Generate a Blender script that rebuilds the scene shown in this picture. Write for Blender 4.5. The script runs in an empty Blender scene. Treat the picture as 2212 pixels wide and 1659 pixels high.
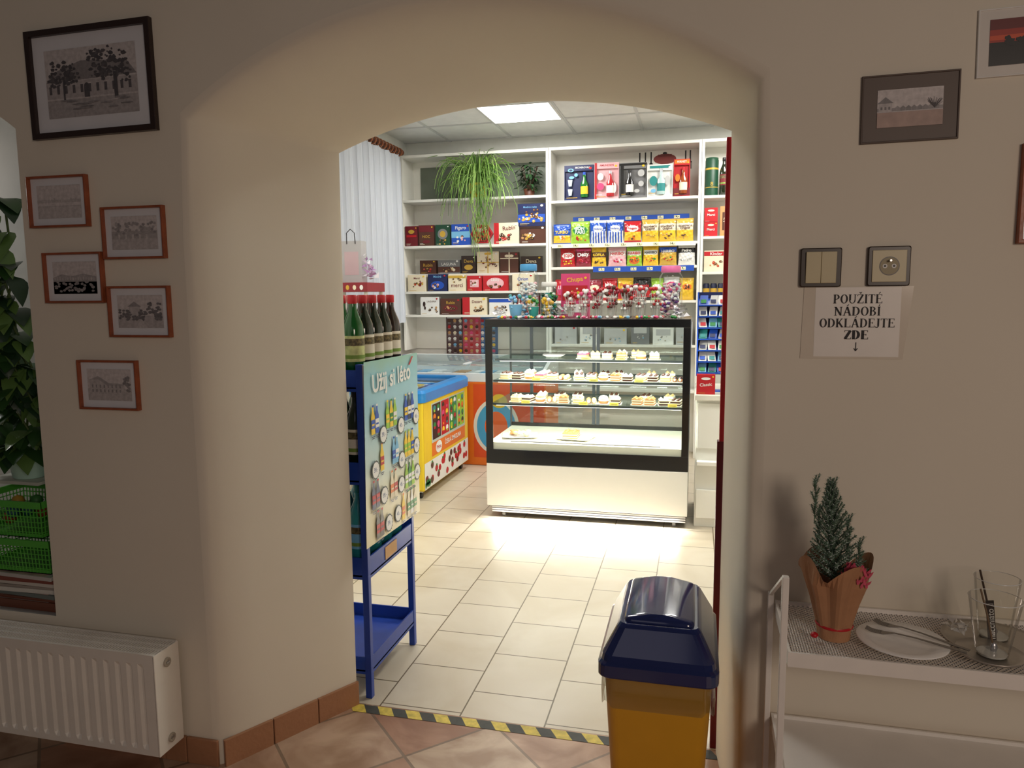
import bpy, math, random
from mathutils import Vector, Matrix
random.seed(7)
SC=bpy.context.scene
COL=SC.collection
try:
    SC.view_settings.view_transform='Standard'; SC.view_settings.look='None'
except Exception: pass
PI=math.pi
def lin(c):
    o=[]
    for x in c[:3]:
        x=x/255.
        o.append(x/12.92 if x<=.04045 else ((x+.055)/1.055)**2.4)
    return tuple(o)+(1,)
# ---------------------------------------------------------------- materials
def base_mat(name):
    m=bpy.data.materials.new(name); m.use_nodes=True
    nt=m.node_tree; return m,nt,nt.nodes['Principled BSDF']
_pc={}
def M(col,rough=.55,metal=0,var=.02,scale=12,bump=0,bscale=60,coat=0,emit=0,trans=0,name=None):
    k=(tuple(col),rough,metal,var,scale,bump,bscale,coat,emit,trans)
    if k in _pc: return _pc[k]
    m,nt,b=base_mat(name or "paint_%02x%02x%02x"%tuple(int(c) for c in col[:3]))
    L=nt.links; c=lin(col)
    tc=nt.nodes.new('ShaderNodeTexCoord')
    n=nt.nodes.new('ShaderNodeTexNoise'); n.inputs['Scale'].default_value=scale; n.inputs['Detail'].default_value=3
    L.new(tc.outputs['Object'],n.inputs['Vector'])
    r=nt.nodes.new('ShaderNodeValToRGB')
    r.color_ramp.elements[0].position=.3; r.color_ramp.elements[1].position=.7
    r.color_ramp.elements[0].color=tuple(max(0,x*(1-var*2)) for x in c[:3])+(1,)
    r.color_ramp.elements[1].color=tuple(min(1,x*(1+var)) for x in c[:3])+(1,)
    L.new(n.outputs['Fac'],r.inputs['Fac']); L.new(r.outputs['Color'],b.inputs['Base Color'])
    b.inputs['Roughness'].default_value=rough; b.inputs['Metallic'].default_value=metal
    b.inputs['Coat Weight'].default_value=coat; b.inputs['Coat Roughness'].default_value=.08
    if emit:
        L.new(r.outputs['Color'],b.inputs['Emission Color']); b.inputs['Emission Strength'].default_value=emit
    if trans: b.inputs['Transmission Weight'].default_value=trans
    if bump:
        n2=nt.nodes.new('ShaderNodeTexNoise'); n2.inputs['Scale'].default_value=bscale; n2.inputs['Detail'].default_value=4
        L.new(tc.outputs['Object'],n2.inputs['Vector'])
        bp=nt.nodes.new('ShaderNodeBump'); bp.inputs['Strength'].default_value=bump; bp.inputs['Distance'].default_value=.01
        L.new(n2.outputs['Fac'],bp.inputs['Height']); L.new(bp.outputs['Normal'],b.inputs['Normal'])
    _pc[k]=m; return m
def thin_glass(name,tint=(250,252,252),refl=.05,edge=.4):
    m=bpy.data.materials.new(name); m.use_nodes=True; nt=m.node_tree; nt.nodes.clear(); L=nt.links
    o=nt.nodes.new('ShaderNodeOutputMaterial'); mx=nt.nodes.new('ShaderNodeMixShader')
    t=nt.nodes.new('ShaderNodeBsdfTransparent'); g=nt.nodes.new('ShaderNodeBsdfGlossy')
    n=nt.nodes.new('ShaderNodeTexNoise'); n.inputs['Scale'].default_value=3
    r=nt.nodes.new('ShaderNodeValToRGB'); c=lin(tint)
    r.color_ramp.elements[0].color=c; r.color_ramp.elements[1].color=tuple(min(1,x*1.02) for x in c[:3])+(1,)
    L.new(n.outputs['Fac'],r.inputs['Fac']); L.new(r.outputs['Color'],t.inputs['Color'])
    g.inputs['Roughness'].default_value=.04
    lw=nt.nodes.new('ShaderNodeLayerWeight'); lw.inputs['Blend'].default_value=.12
    mm=nt.nodes.new('ShaderNodeMath'); mm.operation='MULTIPLY_ADD'; mm.inputs[1].default_value=edge; mm.inputs[2].default_value=refl
    L.new(lw.outputs['Fresnel'],mm.inputs[0]); L.new(mm.outputs[0],mx.inputs['Fac'])
    L.new(t.outputs[0],mx.inputs[1]); L.new(g.outputs[0],mx.inputs[2]); L.new(mx.outputs[0],o.inputs['Surface'])
    return m
def plaster(name,c1,c2,bump=.08):
    m,nt,b=base_mat(name); L=nt.links
    tc=nt.nodes.new('ShaderNodeTexCoord')
    n=nt.nodes.new('ShaderNodeTexNoise'); n.inputs['Scale'].default_value=1.2; n.inputs['Detail'].default_value=6
    r=nt.nodes.new('ShaderNodeValToRGB'); r.color_ramp.elements[0].position=.3; r.color_ramp.elements[1].position=.7
    r.color_ramp.elements[0].color=lin(c1); r.color_ramp.elements[1].color=lin(c2)
    L.new(tc.outputs['Object'],n.inputs['Vector']); L.new(n.outputs['Fac'],r.inputs['Fac']); L.new(r.outputs['Color'],b.inputs['Base Color'])
    b.inputs['Roughness'].default_value=.85
    n2=nt.nodes.new('ShaderNodeTexNoise'); n2.inputs['Scale'].default_value=9; n2.inputs['Detail'].default_value=8
    L.new(tc.outputs['Object'],n2.inputs['Vector'])
    bp=nt.nodes.new('ShaderNodeBump'); bp.inputs['Strength'].default_value=bump; bp.inputs['Distance'].default_value=.012
    L.new(n2.outputs['Fac'],bp.inputs['Height']); L.new(bp.outputs['Normal'],b.inputs['Normal'])
    return m
def tile_mat(name,c1,c2,mortar,w,h,off,loc=(0,0,0),rot=0,msize=.0035,rough=.3,vein=None,nscale=3):
    m,nt,b=base_mat(name); L=nt.links
    tc=nt.nodes.new('ShaderNodeTexCoord'); mp=nt.nodes.new('ShaderNodeMapping')
    mp.inputs['Location'].default_value=loc; mp.inputs['Rotation'].default_value=(0,0,rot)
    L.new(tc.outputs['Object'],mp.inputs['Vector'])
    br=nt.nodes.new('ShaderNodeTexBrick'); br.offset=off; br.squash=1
    br.inputs['Scale'].default_value=1; br.inputs['Brick Width'].default_value=w; br.inputs['Row Height'].default_value=h
    br.inputs['Mortar Size'].default_value=msize; br.inputs['Mortar Smooth'].default_value=.1
    br.inputs['Color1'].default_value=lin(c1); br.inputs['Color2'].default_value=lin(c2); br.inputs['Mortar'].default_value=lin(mortar)
    L.new(mp.outputs[0],br.inputs['Vector'])
    n=nt.nodes.new('ShaderNodeTexNoise'); n.inputs['Scale'].default_value=nscale; n.inputs['Detail'].default_value=8; n.inputs['Distortion'].default_value=1.2
    L.new(tc.outputs['Object'],n.inputs['Vector'])
    r=nt.nodes.new('ShaderNodeValToRGB'); r.color_ramp.elements[0].position=.35; r.color_ramp.elements[1].position=.65
    r.color_ramp.elements[0].color=lin(vein or (225,220,212)); r.color_ramp.elements[1].color=(1,1,1,1)
    L.new(n.outputs['Fac'],r.inputs['Fac'])
    mx=nt.nodes.new('ShaderNodeMix'); mx.data_type='RGBA'; mx.blend_type='MULTIPLY'; mx.inputs['Factor'].default_value=1
    L.new(br.outputs['Color'],mx.inputs['A']); L.new(r.outputs['Color'],mx.inputs['B']); L.new(mx.outputs['Result'],b.inputs['Base Color'])
    b.inputs['Roughness'].default_value=rough
    bp=nt.nodes.new('ShaderNodeBump'); bp.inputs['Strength'].default_value=.3; bp.inputs['Distance'].default_value=.003; bp.invert=True
    L.new(br.outputs['Fac'],bp.inputs['Height']); L.new(bp.outputs['Normal'],b.inputs['Normal'])
    return m
# ---------------------------------------------------------------- mesh builder
_tc={}
def tmesh(s,bold=0.0):
    k=(s,bold)
    if k in _tc: return _tc[k]
    cu=bpy.data.curves.new('t','FONT'); cu.body=s; cu.size=1; cu.align_x='CENTER'; cu.resolution_u=3; cu.offset=bold
    ob=bpy.data.objects.new('t',cu); COL.objects.link(ob)
    dg=bpy.context.evaluated_depsgraph_get(); me=bpy.data.meshes.new_from_object(ob.evaluated_get(dg))
    vs=[(v.co.x,v.co.y) for v in me.vertices]; fs=[tuple(p.vertices) for p in me.polygons]
    bpy.data.objects.remove(ob); bpy.data.curves.remove(cu); bpy.data.meshes.remove(me)
    if not vs: vs=[(0,0)]
    x0=min(v[0] for v in vs);x1=max(v[0] for v in vs);y0=min(v[1] for v in vs);y1=max(v[1] for v in vs)
    cx=(x0+x1)/2;cy=(y0+y1)/2
    _tc[k]=([(a-cx,b-cy) for a,b in vs],fs,x1-x0,y1-y0); return _tc[k]
def rrect(w,d,r,n=5):
    p=[]
    for cx,cy,a0 in ((w/2-r,d/2-r,0),(-w/2+r,d/2-r,90),(-w/2+r,-d/2+r,180),(w/2-r,-d/2+r,270)):
        for i in range(n+1):
            a=math.radians(a0+90*i/n); p.append((cx+r*math.cos(a),cy+r*math.sin(a)))
    return p
class MB:
    def __init__(s): s.v=[];s.f=[];s.m=[];s.s=[];s.mats=[]
    def mi(s,m):
        if m not in s.mats: s.mats.append(m)
        return s.mats.index(m)
    def add(s,vs,fs,m,sm=False):
        o=len(s.v); s.v+=[tuple(v) for v in vs]; i=s.mi(m)
        for f in fs: s.f.append(tuple(o+a for a in f)); s.m.append(i); s.s.append(sm)
        return s
    def box(s,x0,x1,y0,y1,z0,z1,m):
        return s.add([(x0,y0,z0),(x1,y0,z0),(x1,y1,z0),(x0,y1,z0),(x0,y0,z1),(x1,y0,z1),(x1,y1,z1),(x0,y1,z1)],
              [(0,3,2,1),(4,5,6,7),(0,1,5,4),(1,2,6,5),(2,3,7,6),(3,0,4,7)],m)
    def quad(s,a,b,c,d,m): return s.add([a,b,c,d],[(0,1,2,3)],m)
    def prism(s,pts,axis,a,b,m,sm=False):
        n=len(pts)
        def P(p,t): return {'x':(t,p[0],p[1]),'y':(p[0],t,p[1]),'z':(p[0],p[1],t)}[axis]
        vs=[P(p,a) for p in pts]+[P(p,b) for p in pts]
        s.add(vs,[tuple(range(n))[::-1],tuple(range(n,2*n))],m)
        return s.add(vs,[(i,(i+1)%n,n+(i+1)%n,n+i) for i in range(n)],m,sm)
    def loft(s,loops,m,cap0=True,cap1=True,sm=True,closed=True):
        n=len(loops[0]); vs=[p for l in loops for p in l]; fs=[]
        for k in range(len(loops)-1):
            for i in range(n if closed else n-1):
                j=(i+1)%n; fs.append((k*n+i,k*n+j,(k+1)*n+j,(k+1)*n+i))
        s.add(vs,fs,m,sm)
        if cap0: s.add(loops[0],[tuple(range(n))[::-1]],m)
        if cap1: s.add(loops[-1],[tuple(range(n))],m)
        return s
    def lathe(s,prof,m,c=(0,0,0),seg=20,sm=True,cap0=True,cap1=True,sx=1,sy=1):
        loops=[[(c[0]+r*sx*math.cos(2*PI*i/seg),c[1]+r*sy*math.sin(2*PI*i/seg),c[2]+z) for i in range(seg)] for r,z in prof]
        return s.loft(loops,m,cap0 and prof[0][0]>1e-4,cap1 and prof[-1][0]>1e-4,sm)
    def ball(s,c,r,m,seg=10,rx=1,ry=1,rz=1):
        k=max(4,seg//2)
        return s.lathe([(r*math.sin(PI*i/k)+1e-6,-r*rz*math.cos(PI*i/k)) for i in range(k+1)],m,c,seg,True,False,False,rx,ry)
    def tube(s,pts,r,m,seg=6,r2=None,sm=True):
        pts=[Vector(p) for p in pts]; loops=[]; n=len(pts); up=Vector((0.03,.02,1))
        for i,p in enumerate(pts):
            t=(pts[min(i+1,n-1)]-pts[max(i-1,0)]); 
            if t.length<1e-9: t=Vector((0,0,1))
            t.normalize()
            a=t.cross(up)
            if a.length<1e-3: a=t.cross(Vector((1,0,0)))
            a.normalize(); b=t.cross(a)
            rr=r if r2 is None else r+(r2-r)*i/(n-1)
            loops.append([tuple(p+a*rr*math.cos(2*PI*k/seg)+b*rr*math.sin(2*PI*k/seg)) for k in range(seg)])
        return s.loft(loops,m,True,True,sm)
    # planar art on local XZ plane facing -Y
    def rect(s,x0,x1,z0,z1,m,y=0): return s.add([(x0,y,z0),(x1,y,z0),(x1,y,z1),(x0,y,z1)],[(0,1,2,3)],m)
    def ell(s,cx,cz,rx,rz,m,y=0,n=20): return s.add([(cx+rx*math.cos(2*PI*i/n),y,cz+rz*math.sin(2*PI*i/n)) for i in range(n)],[tuple(range(n))],m)
    def pol(s,pts,m,y=0): return s.add([(a,y,b) for a,b in pts],[tuple(range(len(pts)))],m)
    def blob(s,cx,cz,rx,rz,m,y=0,n=18,j=.25):
        return s.pol([(cx+rx*math.cos(2*PI*i/n)*(1-j*random.random()),cz+rz*math.sin(2*PI*i/n)*(1-j*random.random())) for i in range(n)],m,y)
    def text(s,t,cx,cz,w,m,y=0,h=None,bold=.0,rot=0,ymap=None):
        vs,fs,tw,th=tmesh(t,bold)
        if tw<=0 or th<=0: return s
        k=w/tw; kz=k if h is None else h/th
        ca,sa=math.cos(rot),math.sin(rot); out=[]
        for a,b in vs:
            a*=k;b*=kz; X=cx+a*ca-b*sa; Zz=cz+a*sa+b*ca
            out.append((X,y if ymap is None else ymap(X,Zz),Zz))
        return s.add(out,fs,m)
    def obj(s,name,loc=(0,0,0),parent=None,label=None,cat=None,group=None,kind=None,bev=0,rz=0,rot=None,seg=2):
        me=bpy.data.meshes.new(name); me.from_pydata(s.v,[],s.f)
        for m in s.mats: me.materials.append(m)
        me.polygons.foreach_set('material_index',s.m); me.polygons.foreach_set('use_smooth',s.s); me.update()
        o=bpy.data.objects.new(name,me); COL.objects.link(o); o.location=loc
        o.rotation_euler=rot if rot else (0,0,rz)
        if bev:
            b=o.modifiers.new('bevel','BEVEL'); b.width=bev; b.segments=seg; b.limit_method='ANGLE'; b.angle_limit=math.radians(50)
        tag(o,parent,label,cat,group,kind); return o
def tag(o,parent=None,label=None,cat=None,group=None,kind=None):
    if parent: o.parent=parent
    if label: o['label']=label
    if cat: o['category']=cat
    if group: o['group']=group
    if kind: o['kind']=kind
def empty(name,loc,label,cat,group=None,rz=0):
    o=bpy.data.objects.new(name,None); COL.objects.link(o); o.location=loc; o.rotation_euler=(0,0,rz); o.empty_display_size=.05
    tag(o,None,label,cat,group); return o
# common colours
WHT=M((238,237,233),.5); CREAM=M((236,224,196),.5); GOLD=M((210,170,66),.35,.2); RED=M((190,24,36),.45); DRED=M((112,24,34),.45)
BLK=M((20,20,22),.4); NAVY=M((26,36,84),.4); BLUE=M((30,80,184),.45); LBLUE=M((120,184,224),.45); GRN=M((42,134,62),.45); DGRN=M((20,68,46),.45)
YEL=M((242,202,46),.45); ORG=M((230,118,34),.45); PNK=M((218,70,124),.45); LPNK=M((236,184,190),.5); BRN=M((86,48,34),.45); TAN=M((196,148,96),.55)
GRY=M((126,126,128),.5); LGRY=M((194,194,194),.5); TEAL=M((44,138,138),.45); PUR=M((108,62,144),.45); LIME=M((154,200,56),.45); CHOC=M((50,28,20),.35); SLV=M((200,200,205),.3,.85)
CM=dict(W=WHT,C=CREAM,G=GOLD,R=RED,D=DRED,K=BLK,N=NAVY,B=BLUE,b=LBLUE,g=GRN,d=DGRN,Y=YEL,O=ORG,P=PNK,p=LPNK,n=BRN,T=TAN,a=GRY,A=LGRY,t=TEAL,U=PUR,L=LIME,c=CHOC,S=SLV)
# ================================================================ SHELL
YN,YF=1.90,2.33
wallm=plaster('plaster_cream',(224,215,198),(230,222,206))
shopm=M((236,236,230),.7,name='shop_wall_paint')
def outline(xl,xr,zs,rise,off=0,nv=6,na=28):
    cx=(xl+xr)/2; hw=(xr-xl)/2; R=(hw*hw+rise*rise)/(2*rise); cz=zs+rise-R; a0=math.asin(hw/R)
    pts=[(xl-off,zs*i/nv) for i in range(nv)]
    for i in range(na+1):
        a=-a0+2*a0*i/na; x=cx+(R+off)*math.sin(a); z=cz+(R+off)*math.cos(a)
        if off: x=max(xl-off,min(xr+off,x))
        pts.append((x,z))
    pts+=[(xr+off,zs*(nv-1-i)/nv) for i in range(nv)]
    return pts
near=lambda off:outline(-1.40,.133,1.937,.247,off)
far=lambda off:outline(-1.15,.087,1.912,.120,off)
W=MB()
H=2.9
def lerp(a,b,t): return [(p[0]+(q[0]-p[0])*t,p[1]+(q[1]-p[1])*t) for p,q in zip(a,b)]
o0=near(.035)
def strip_above(pts,y,top,flip=False):
    for a,b in zip(pts,pts[1:]):
        if abs(a[0]-b[0])<1e-6: continue
        q=[(a[0],y,a[1]),(b[0],y,b[1]),(b[0],y,top),(a[0],y,top)]
        W.add(q[::-1] if flip else q,[(0,1,2,3)],wallm)
strip_above(o0,YN,H)
def rq(x0,x1,z0,z1,y,m=wallm): W.add([(x0,y,z0),(x1,y,z0),(x1,y,z1),(x0,y,z1)],[(0,1,2,3)],m)
rq(.168,2.6,0,H,YN)
rq(-1.99,-1.435,0,H,YN)
ni=[p for p in outline(-3.3,-1.99,1.955,.22) if p[1]>=1.95]
strip_above(ni,YN,H); rq(-3.3,-1.99,0,.43,YN); rq(-4.0,-3.3,0,H,YN)
N0,F0=near(0),far(0)
secs=[([*o0],YN),(near(.016),YN+.003),(near(.005),YN+.012),(lerp(N0,F0,.08),YN+.035)]+[(lerp(N0,F0,t),YN+.43*t) for t in (.25,.45,.65,.85,.97)]+[(far(.004),YF)]
W.loft([[(p[0],y,p[1]) for p in s] for s,y in secs],wallm,False,False,True,False)
f0=far(.004); strip_above(f0,YF,H,True)
rq(.091,2.25,0,H,YF,shopm); rq(-2.75,-1.154,0,H,YF,shopm)
W.loft([[(p[0],y,p[1]) for p in [(-3.3,.43)]+ni+[(-1.99,.43),(-3.3,.43)]] for y in (YN,YN+.30)],M((224,222,214),.8),False,False,True,False)
W.obj('wall_front',kind='structure')
nb=MB(); nb.pol([(-3.3,.43),(-1.99,.43)]+[(p[0],p[1]) for p in ni[::-1]],M((236,236,230),.8),YN+.30); nb.obj('wall_niche',kind='structure')
b=MB(); b.box(-2.75,2.25,7.0,7.1,0,H,shopm); b.obj('wall_back',kind='structure')
b=MB(); b.box(-2.85,-2.75,YF,7.1,0,H,shopm); b.obj('wall_left',kind='structure')
b=MB(); b.box(2.25,2.35,YF,7.1,0,H,shopm); b.obj('wall_right',kind='structure')
# floors: tile rows run along depth, joints at x=-0.768+0.298k
shopfloor=tile_mat('shop_tiles',(216,206,188),(210,200,182),(112,98,74),.3,.298,.5,loc=(0.05,-.768+.298*5,0),rot=-PI/2,msize=.0028,rough=.32,vein=(241,237,230),nscale=2.0)
b=MB(); b.box(-2.85,2.35,YF,7.1,-.05,0,shopfloor); b.obj('floor_shop',kind='structure')
terra=tile_mat('terracotta_tiles',(182,138,112),(208,186,162),(150,130,110),.33,.33,0,loc=(.1,.14,0),rot=PI/4,msize=.005,rough=.4,vein=(202,186,174),nscale=4)
b=MB(); b.box(-4.0,2.6,-2.2,YF-.001,-.05,0,terra); b.obj('floor',kind='structure')
ctile=M((240,241,238),.8,bump=.2,bscale=150); cgrid=M((212,214,212),.5)
b=MB(); b.box(-2.85,2.35,YF,7.1,H+.001,H+.06,ctile)
for k in range(-3,6):
    x=-1.10+.6*k
    if -2.75<x<2.25: b.box(x-.012,x+.012,YF,7.0,H-.006,H+.002,cgrid)
for k in range(-6,3):
    y=5.75+.6*k
    if YF<y<7.0: b.box(-2.75,2.25,y-.012,y+.012,H-.0065,H+.002,cgrid)
b.obj('ceiling',kind='structure')
sk=M((168,120,88),.4,bump=.15)
b=MB(); p0=Vector((-1.40,YN)); p1=Vector((-1.15,YF)); dd=(p1-p0); Ls=dd.length; dd.normalize(); nn=Vector((dd.y,-dd.x))
for i in range(3):
    a=p0+dd*(Ls*i/3+.002); c=p0+dd*(Ls*(i+1)/3-.002)
    pts=[tuple(a+nn*.001),tuple(a+nn*.012),tuple(c+nn*.012),tuple(c+nn*.001)]
    b.prism(pts[::-1],'z',0,.085,sk)
b.box(-1.52,-1.412,YN-.012,YN-.001,0,.085,sk)
b.obj('baseboard_left',kind='structure',bev=.002)
b=MB()
for i in range(6): b.box(-1.99+.078*i,-1.99+.078*i+.076,YN-.012,YN-.001,0,.085,sk)
b.obj('baseboard_pier',kind='structure',bev=.002)
b=MB(); b.box(.20,1.6,YN-.012,YN-.001,0,.085,sk); b.obj('baseboard_right',kind='structure')
b=MB(); b.box(.070,.090,YF+.004,YF+.04,0,1.0,DRED); b.box(.076,.090,YF+.004,YF+.04,1.0,1.9,RED); b.obj('trim_1',kind='structure',bev=.002)
b=MB(); tk=M((62,62,56),.6,var=.1,scale=40); ty=M((214,190,80),.55,var=.15,scale=40)
x=-1.145; n=0; T0,T1=2.275,2.322
while x<.07:
    w=.052; m=ty if n%2==0 else tk
    b.add([(x,T0,.0012),(x+w,T0,.0012),(x+w-.03,T1,.0012),(x-.03,T1,.0012)],[(0,1,2,3)],m); x+=w; n+=1
b.obj('floor_tape',label='yellow and black striped warning tape on threshold',cat='tape')
# ================================================================ LIGHTS
def area(name,loc,size,power,col,rot=(0,0,0),sy=None):
    l=bpy.data.lights.new(name,'AREA'); l.energy=power; l.color=col; l.shape='RECTANGLE' if sy else 'SQUARE'; l.size=size
    if sy: l.size_y=sy
    o=bpy.data.objects.new(name,l); COL.objects.link(o); o.location=loc; o.rotation_euler=rot; return o
em=M((255,253,248),.5,emit=7,var=0,name='lamp_diffuser'); em2=M((255,250,235),.5,emit=3.5,var=0,name='led_strip'); fr=M((225,225,222),.4)
for i,(x,y) in enumerate([(-1.40,6.05),(-1.40,3.65),(.40,3.65),(.40,6.05)]):
    e=empty('ceiling_light',(x,y,H-.012),'square white LED panel set in suspended ceiling','ceiling light','ceiling panels')
    b=MB(); b.box(-.28,.28,-.28,.28,-.002,.003,em); b.obj('diffuser',parent=e)
    b=MB()
    for q in ((-.298,.298,-.298,-.28),(-.298,.298,.28,.298),(-.298,-.28,-.28,.28),(.28,.298,-.28,.28)): b.box(*q,-.003,.004,fr)
    b.obj('frame',parent=e)
    area('panel_lamp',(x,y,H-.03),.55,(19,16,20,22)[i],(1,.98,.925))
area('room_lamp_warm',(1.55,-1.3,1.90),.8,27,(1,.82,.68),(math.radians(54),0,math.radians(30)))
area('room_fill_cool',(-.6,-1.6,2.2),1.2,1.8,(.93,.87,1),(math.radians(40),0,0))  # weak cool fill, added to tint the left wall; no known source
area('niche_fill',(-2.95,2.04,1.9),.16,2.4,(1,.98,.94),(0,math.radians(-40),0))  # fill light added to brighten the niche back and plant, no fixture there
w=bpy.data.worlds.new('world'); SC.world=w; w.use_nodes=True
w.node_tree.nodes['Background'].inputs[0].default_value=(.86,.78,.76,1); w.node_tree.nodes['Background'].inputs[1].default_value=.055
# ================================================================ PICTURES
FADE=[.12]
def sepia(t): t=FADE[0]+(1-FADE[0])*t; return M((int(62+154*t),int(60+148*t),int(64+142*t)),.5,var=.10,scale=90)
def picture(x,z,w,h,fm,fw,matm,mw,scene,label,cat='picture',tilt=0,group=None,y=YN,fd=.016):
    e=empty('picture_frame',(x,y-.001,z),label,cat,group); e.rotation_euler=(0,tilt,0)
    b=MB()
    o=[(-w/2,-h/2),(w/2,-h/2),(w/2,h/2),(-w/2,h/2)]; i_=[(-w/2+fw,-h/2+fw),(w/2-fw,-h/2+fw),(w/2-fw,h/2-fw),(-w/2+fw,h/2-fw)]
    for k in range(4):
        j=(k+1)%4
        b.add([(o[k][0],0,o[k][1]),(o[j][0],0,o[j][1]),(o[j][0],-fd,o[j][1]),(o[k][0],-fd,o[k][1]),
               (i_[k][0],-.004,i_[k][1]),(i_[j][0],-.004,i_[j][1]),(i_[j][0],-fd,i_[j][1]),(i_[k][0],-fd,i_[k][1])],
              [(0,1,2,3),(3,2,6,7),(7,6,5,4)],fm)
    b.obj('frame',parent=e,bev=.0015)
    b=MB(); b.rect(-w/2+fw*.5,w/2-fw*.5,-h/2+fw*.5,h/2-fw*.5,matm,-.004); b.obj('mat_board',parent=e)
    b=MB(); iw=w-2*fw-2*mw; ih=h-2*fw-2*mw; scene(b,iw,ih); b.obj('photograph',parent=e,loc=(0,-.005,0))
    return e
def sc_generic(kind):
    def f(b,w,h):
        FADE[0]=.12 if kind in('big',) else (.3 if kind in('square','street') else .42)
        X=w/2;Z=h/2; sky=sepia(.88); gr=sepia(.66); dk=sepia(.08); md=sepia(.4); lt=sepia(.78)
        b.rect(-X,X,-Z,Z,sky,0); b.rect(-X,X,-Z,-Z*.25,gr,-.0002)
        if kind=='big':
            b.rect(-X,X,-Z*.45,Z*.05,sepia(.7),-.0003); b.pol([(-X,Z*.05),(X,Z*.10),(X*.8,Z*.5),(-X*.2,Z*.62),(-X*.8,Z*.35)],sepia(.42),-.0004)
            for i in range(11):
                c=-X*.94+i*X*.175; b.rect(c,c+X*.06,-Z*.3,-Z*.06,sepia(.1),-.0005)
                b.rect(c-.01*X,c+X*.07,-Z*.06,-Z*.04,sepia(.9),-.0005)
            b.ell(-X*.1,-Z*.15,X*.06,Z*.12,sepia(.05),-.0006); b.rect(-X*.16,-X*.04,-Z*.45,-Z*.15,sepia(.05),-.00065)
            b.rect(-X,X,-Z*.48,-Z*.43,sepia(.85),-.0006)
            for i in range(260):
                cx,cz,rr=random.choice(((-.6,.40,.34),(-.80,.1,.2),(-.45,.15,.22),(.42,.58,.42),(.62,.2,.32),(.25,.25,.26),(.1,.75,.2)))
                a=random.uniform(0,6.3); q=rr*random.uniform(.05,1); s_=random.uniform(.3,1); b.blob(max(-X*.95,min(X*.95,X*(cx+q*math.cos(a)))),min(Z*.93,Z*(cz+q*math.sin(a))),X*.075*s_,Z*.085*s_,sepia(random.choice((0,.03,.06,.10))),-.0007-i*.000003,10,.5)
            b.rect(-X*.62,-X*.58,-Z*.5,Z*.2,sepia(.03),-.0016); b.rect(X*.5,X*.58,-Z*.55,Z*.2,sepia(.03),-.0016)
            for i in range(16): b.blob(random.uniform(-.8,.82)*X,random.uniform(-.8,-.5)*Z,X*.16,Z*.03,sepia(random.choice((.35,.45,.8))),-.0016-i*.00001,12,.4)
        elif kind=='sea':
            b.rect(-X,X,-Z*.05,Z*.12,sepia(.66),-.0003)
            for i in range(16): b.rect(-X*.9+i*X*.11,-X*.83+i*X*.11,-Z*.02,Z*(.05+.2*random.random()),sepia(.6+.2*random.random()),-.0004)
            b.rect(-X,X,-Z,-Z*.3,sepia(.76),-.0005)
        elif kind=='skyline':
            b.rect(-X,X,-Z,Z*.0,sepia(.35),-.0002); b.pol([(-X,0),(-X*.6,Z*.22),(-X*.1,Z*.1),(X*.4,Z*.25),(X,Z*.05),(X,-Z*.1),(-X,-Z*.1)],sepia(.45),-.0003)
            for i in range(16): b.rect(-X*.95+i*X*.12,-X*.88+i*X*.12,-Z*.15,Z*(.1*random.random()),sepia(.55+.15*random.random()),-.0004)
            for i in range(36): b.blob(random.uniform(-.9,.9)*X,random.uniform(-.85,-.25)*Z,X*.09,Z*.1,sepia(.15+.2*random.random()),-.0005-i*.00001,10,.4)
        elif kind=='trees':
            b.rect(-X,X,-Z*.35,Z*.1,sepia(.5),-.0003)
            for i in range(70): b.blob(random.uniform(-.92,.92)*X,Z*random.uniform(-.15,.6),X*.08,Z*.11,sepia(.2+.35*random.random()),-.0004-i*.000005,10,.45)
            for i in range(5): b.rect(-X*.7+i*X*.3,-X*.62+i*X*.3,-Z*.4,-Z*.1,lt,-.0008)
            b.rect(-X,X,-Z,-Z*.42,sepia(.7),-.0009)
        elif kind=='street':
            b.pol([(-X*.5,-Z*.3),(0,-Z*.3),(0,Z*.35),(-X*.25,Z*.6),(-X*.5,Z*.35)],sepia(.7),-.0003)
            b.pol([(-X*.55,Z*.3),(-X*.25,Z*.62),(X*.05,Z*.3)],md,-.0004)
            for i in range(110):
                cx,cz,rx,rz=random.choice(((-.7,-.1,.3,.35),(.6,.15,.36,.42),(.1,-.1,.2,.25),(.8,-.3,.15,.25),(-.25,-.4,.45,.12)))
                b.blob(max(-.9,min(.9,cx+rx*random.uniform(-.9,.9)))*X,Z*(cz+rz*random.uniform(-.9,.9)),X*.08,Z*.09,sepia(.0+.16*random.random()),-.0006-i*.000005,10,.4)
            b.pol([(-X*.2,-Z),(X*.3,-Z),(X*.08,-Z*.5),(0,-Z*.5)],lt,-.0012)
        elif kind=='town':
            b.pol([(-X*.9,-Z*.5),(X*.7,-Z*.5),(X*.7,0),(X*.3,Z*.15),(-X*.1,Z*.05),(-X*.5,Z*.5),(-X*.9,Z*.3)],sepia(.66),-.0003)
            b.pol([(-X*.95,Z*.28),(-X*.5,Z*.55),(0,Z*.1),(X*.72,Z*.05),(X*.6,-Z*.05),(-X*.1,-Z*.05),(-X*.5,Z*.35)],sepia(.45),-.0004)
            for i in range(8):
                b.rect(-X*.8+i*X*.18,-X*.74+i*X*.18,-Z*.2,0,sepia(.2),-.0005); b.rect(-X*.8+i*X*.18,-X*.73+i*X*.18,-Z*.48,-Z*.3,sepia(.2),-.0005)
            for i in range(24): b.blob(X*(.68+.25*random.random()),Z*random.uniform(-.4,.5),X*.08,Z*.1,sepia(.05+.2*random.random()),-.0006-i*.00001,10,.4)
        elif kind=='square':
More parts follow.
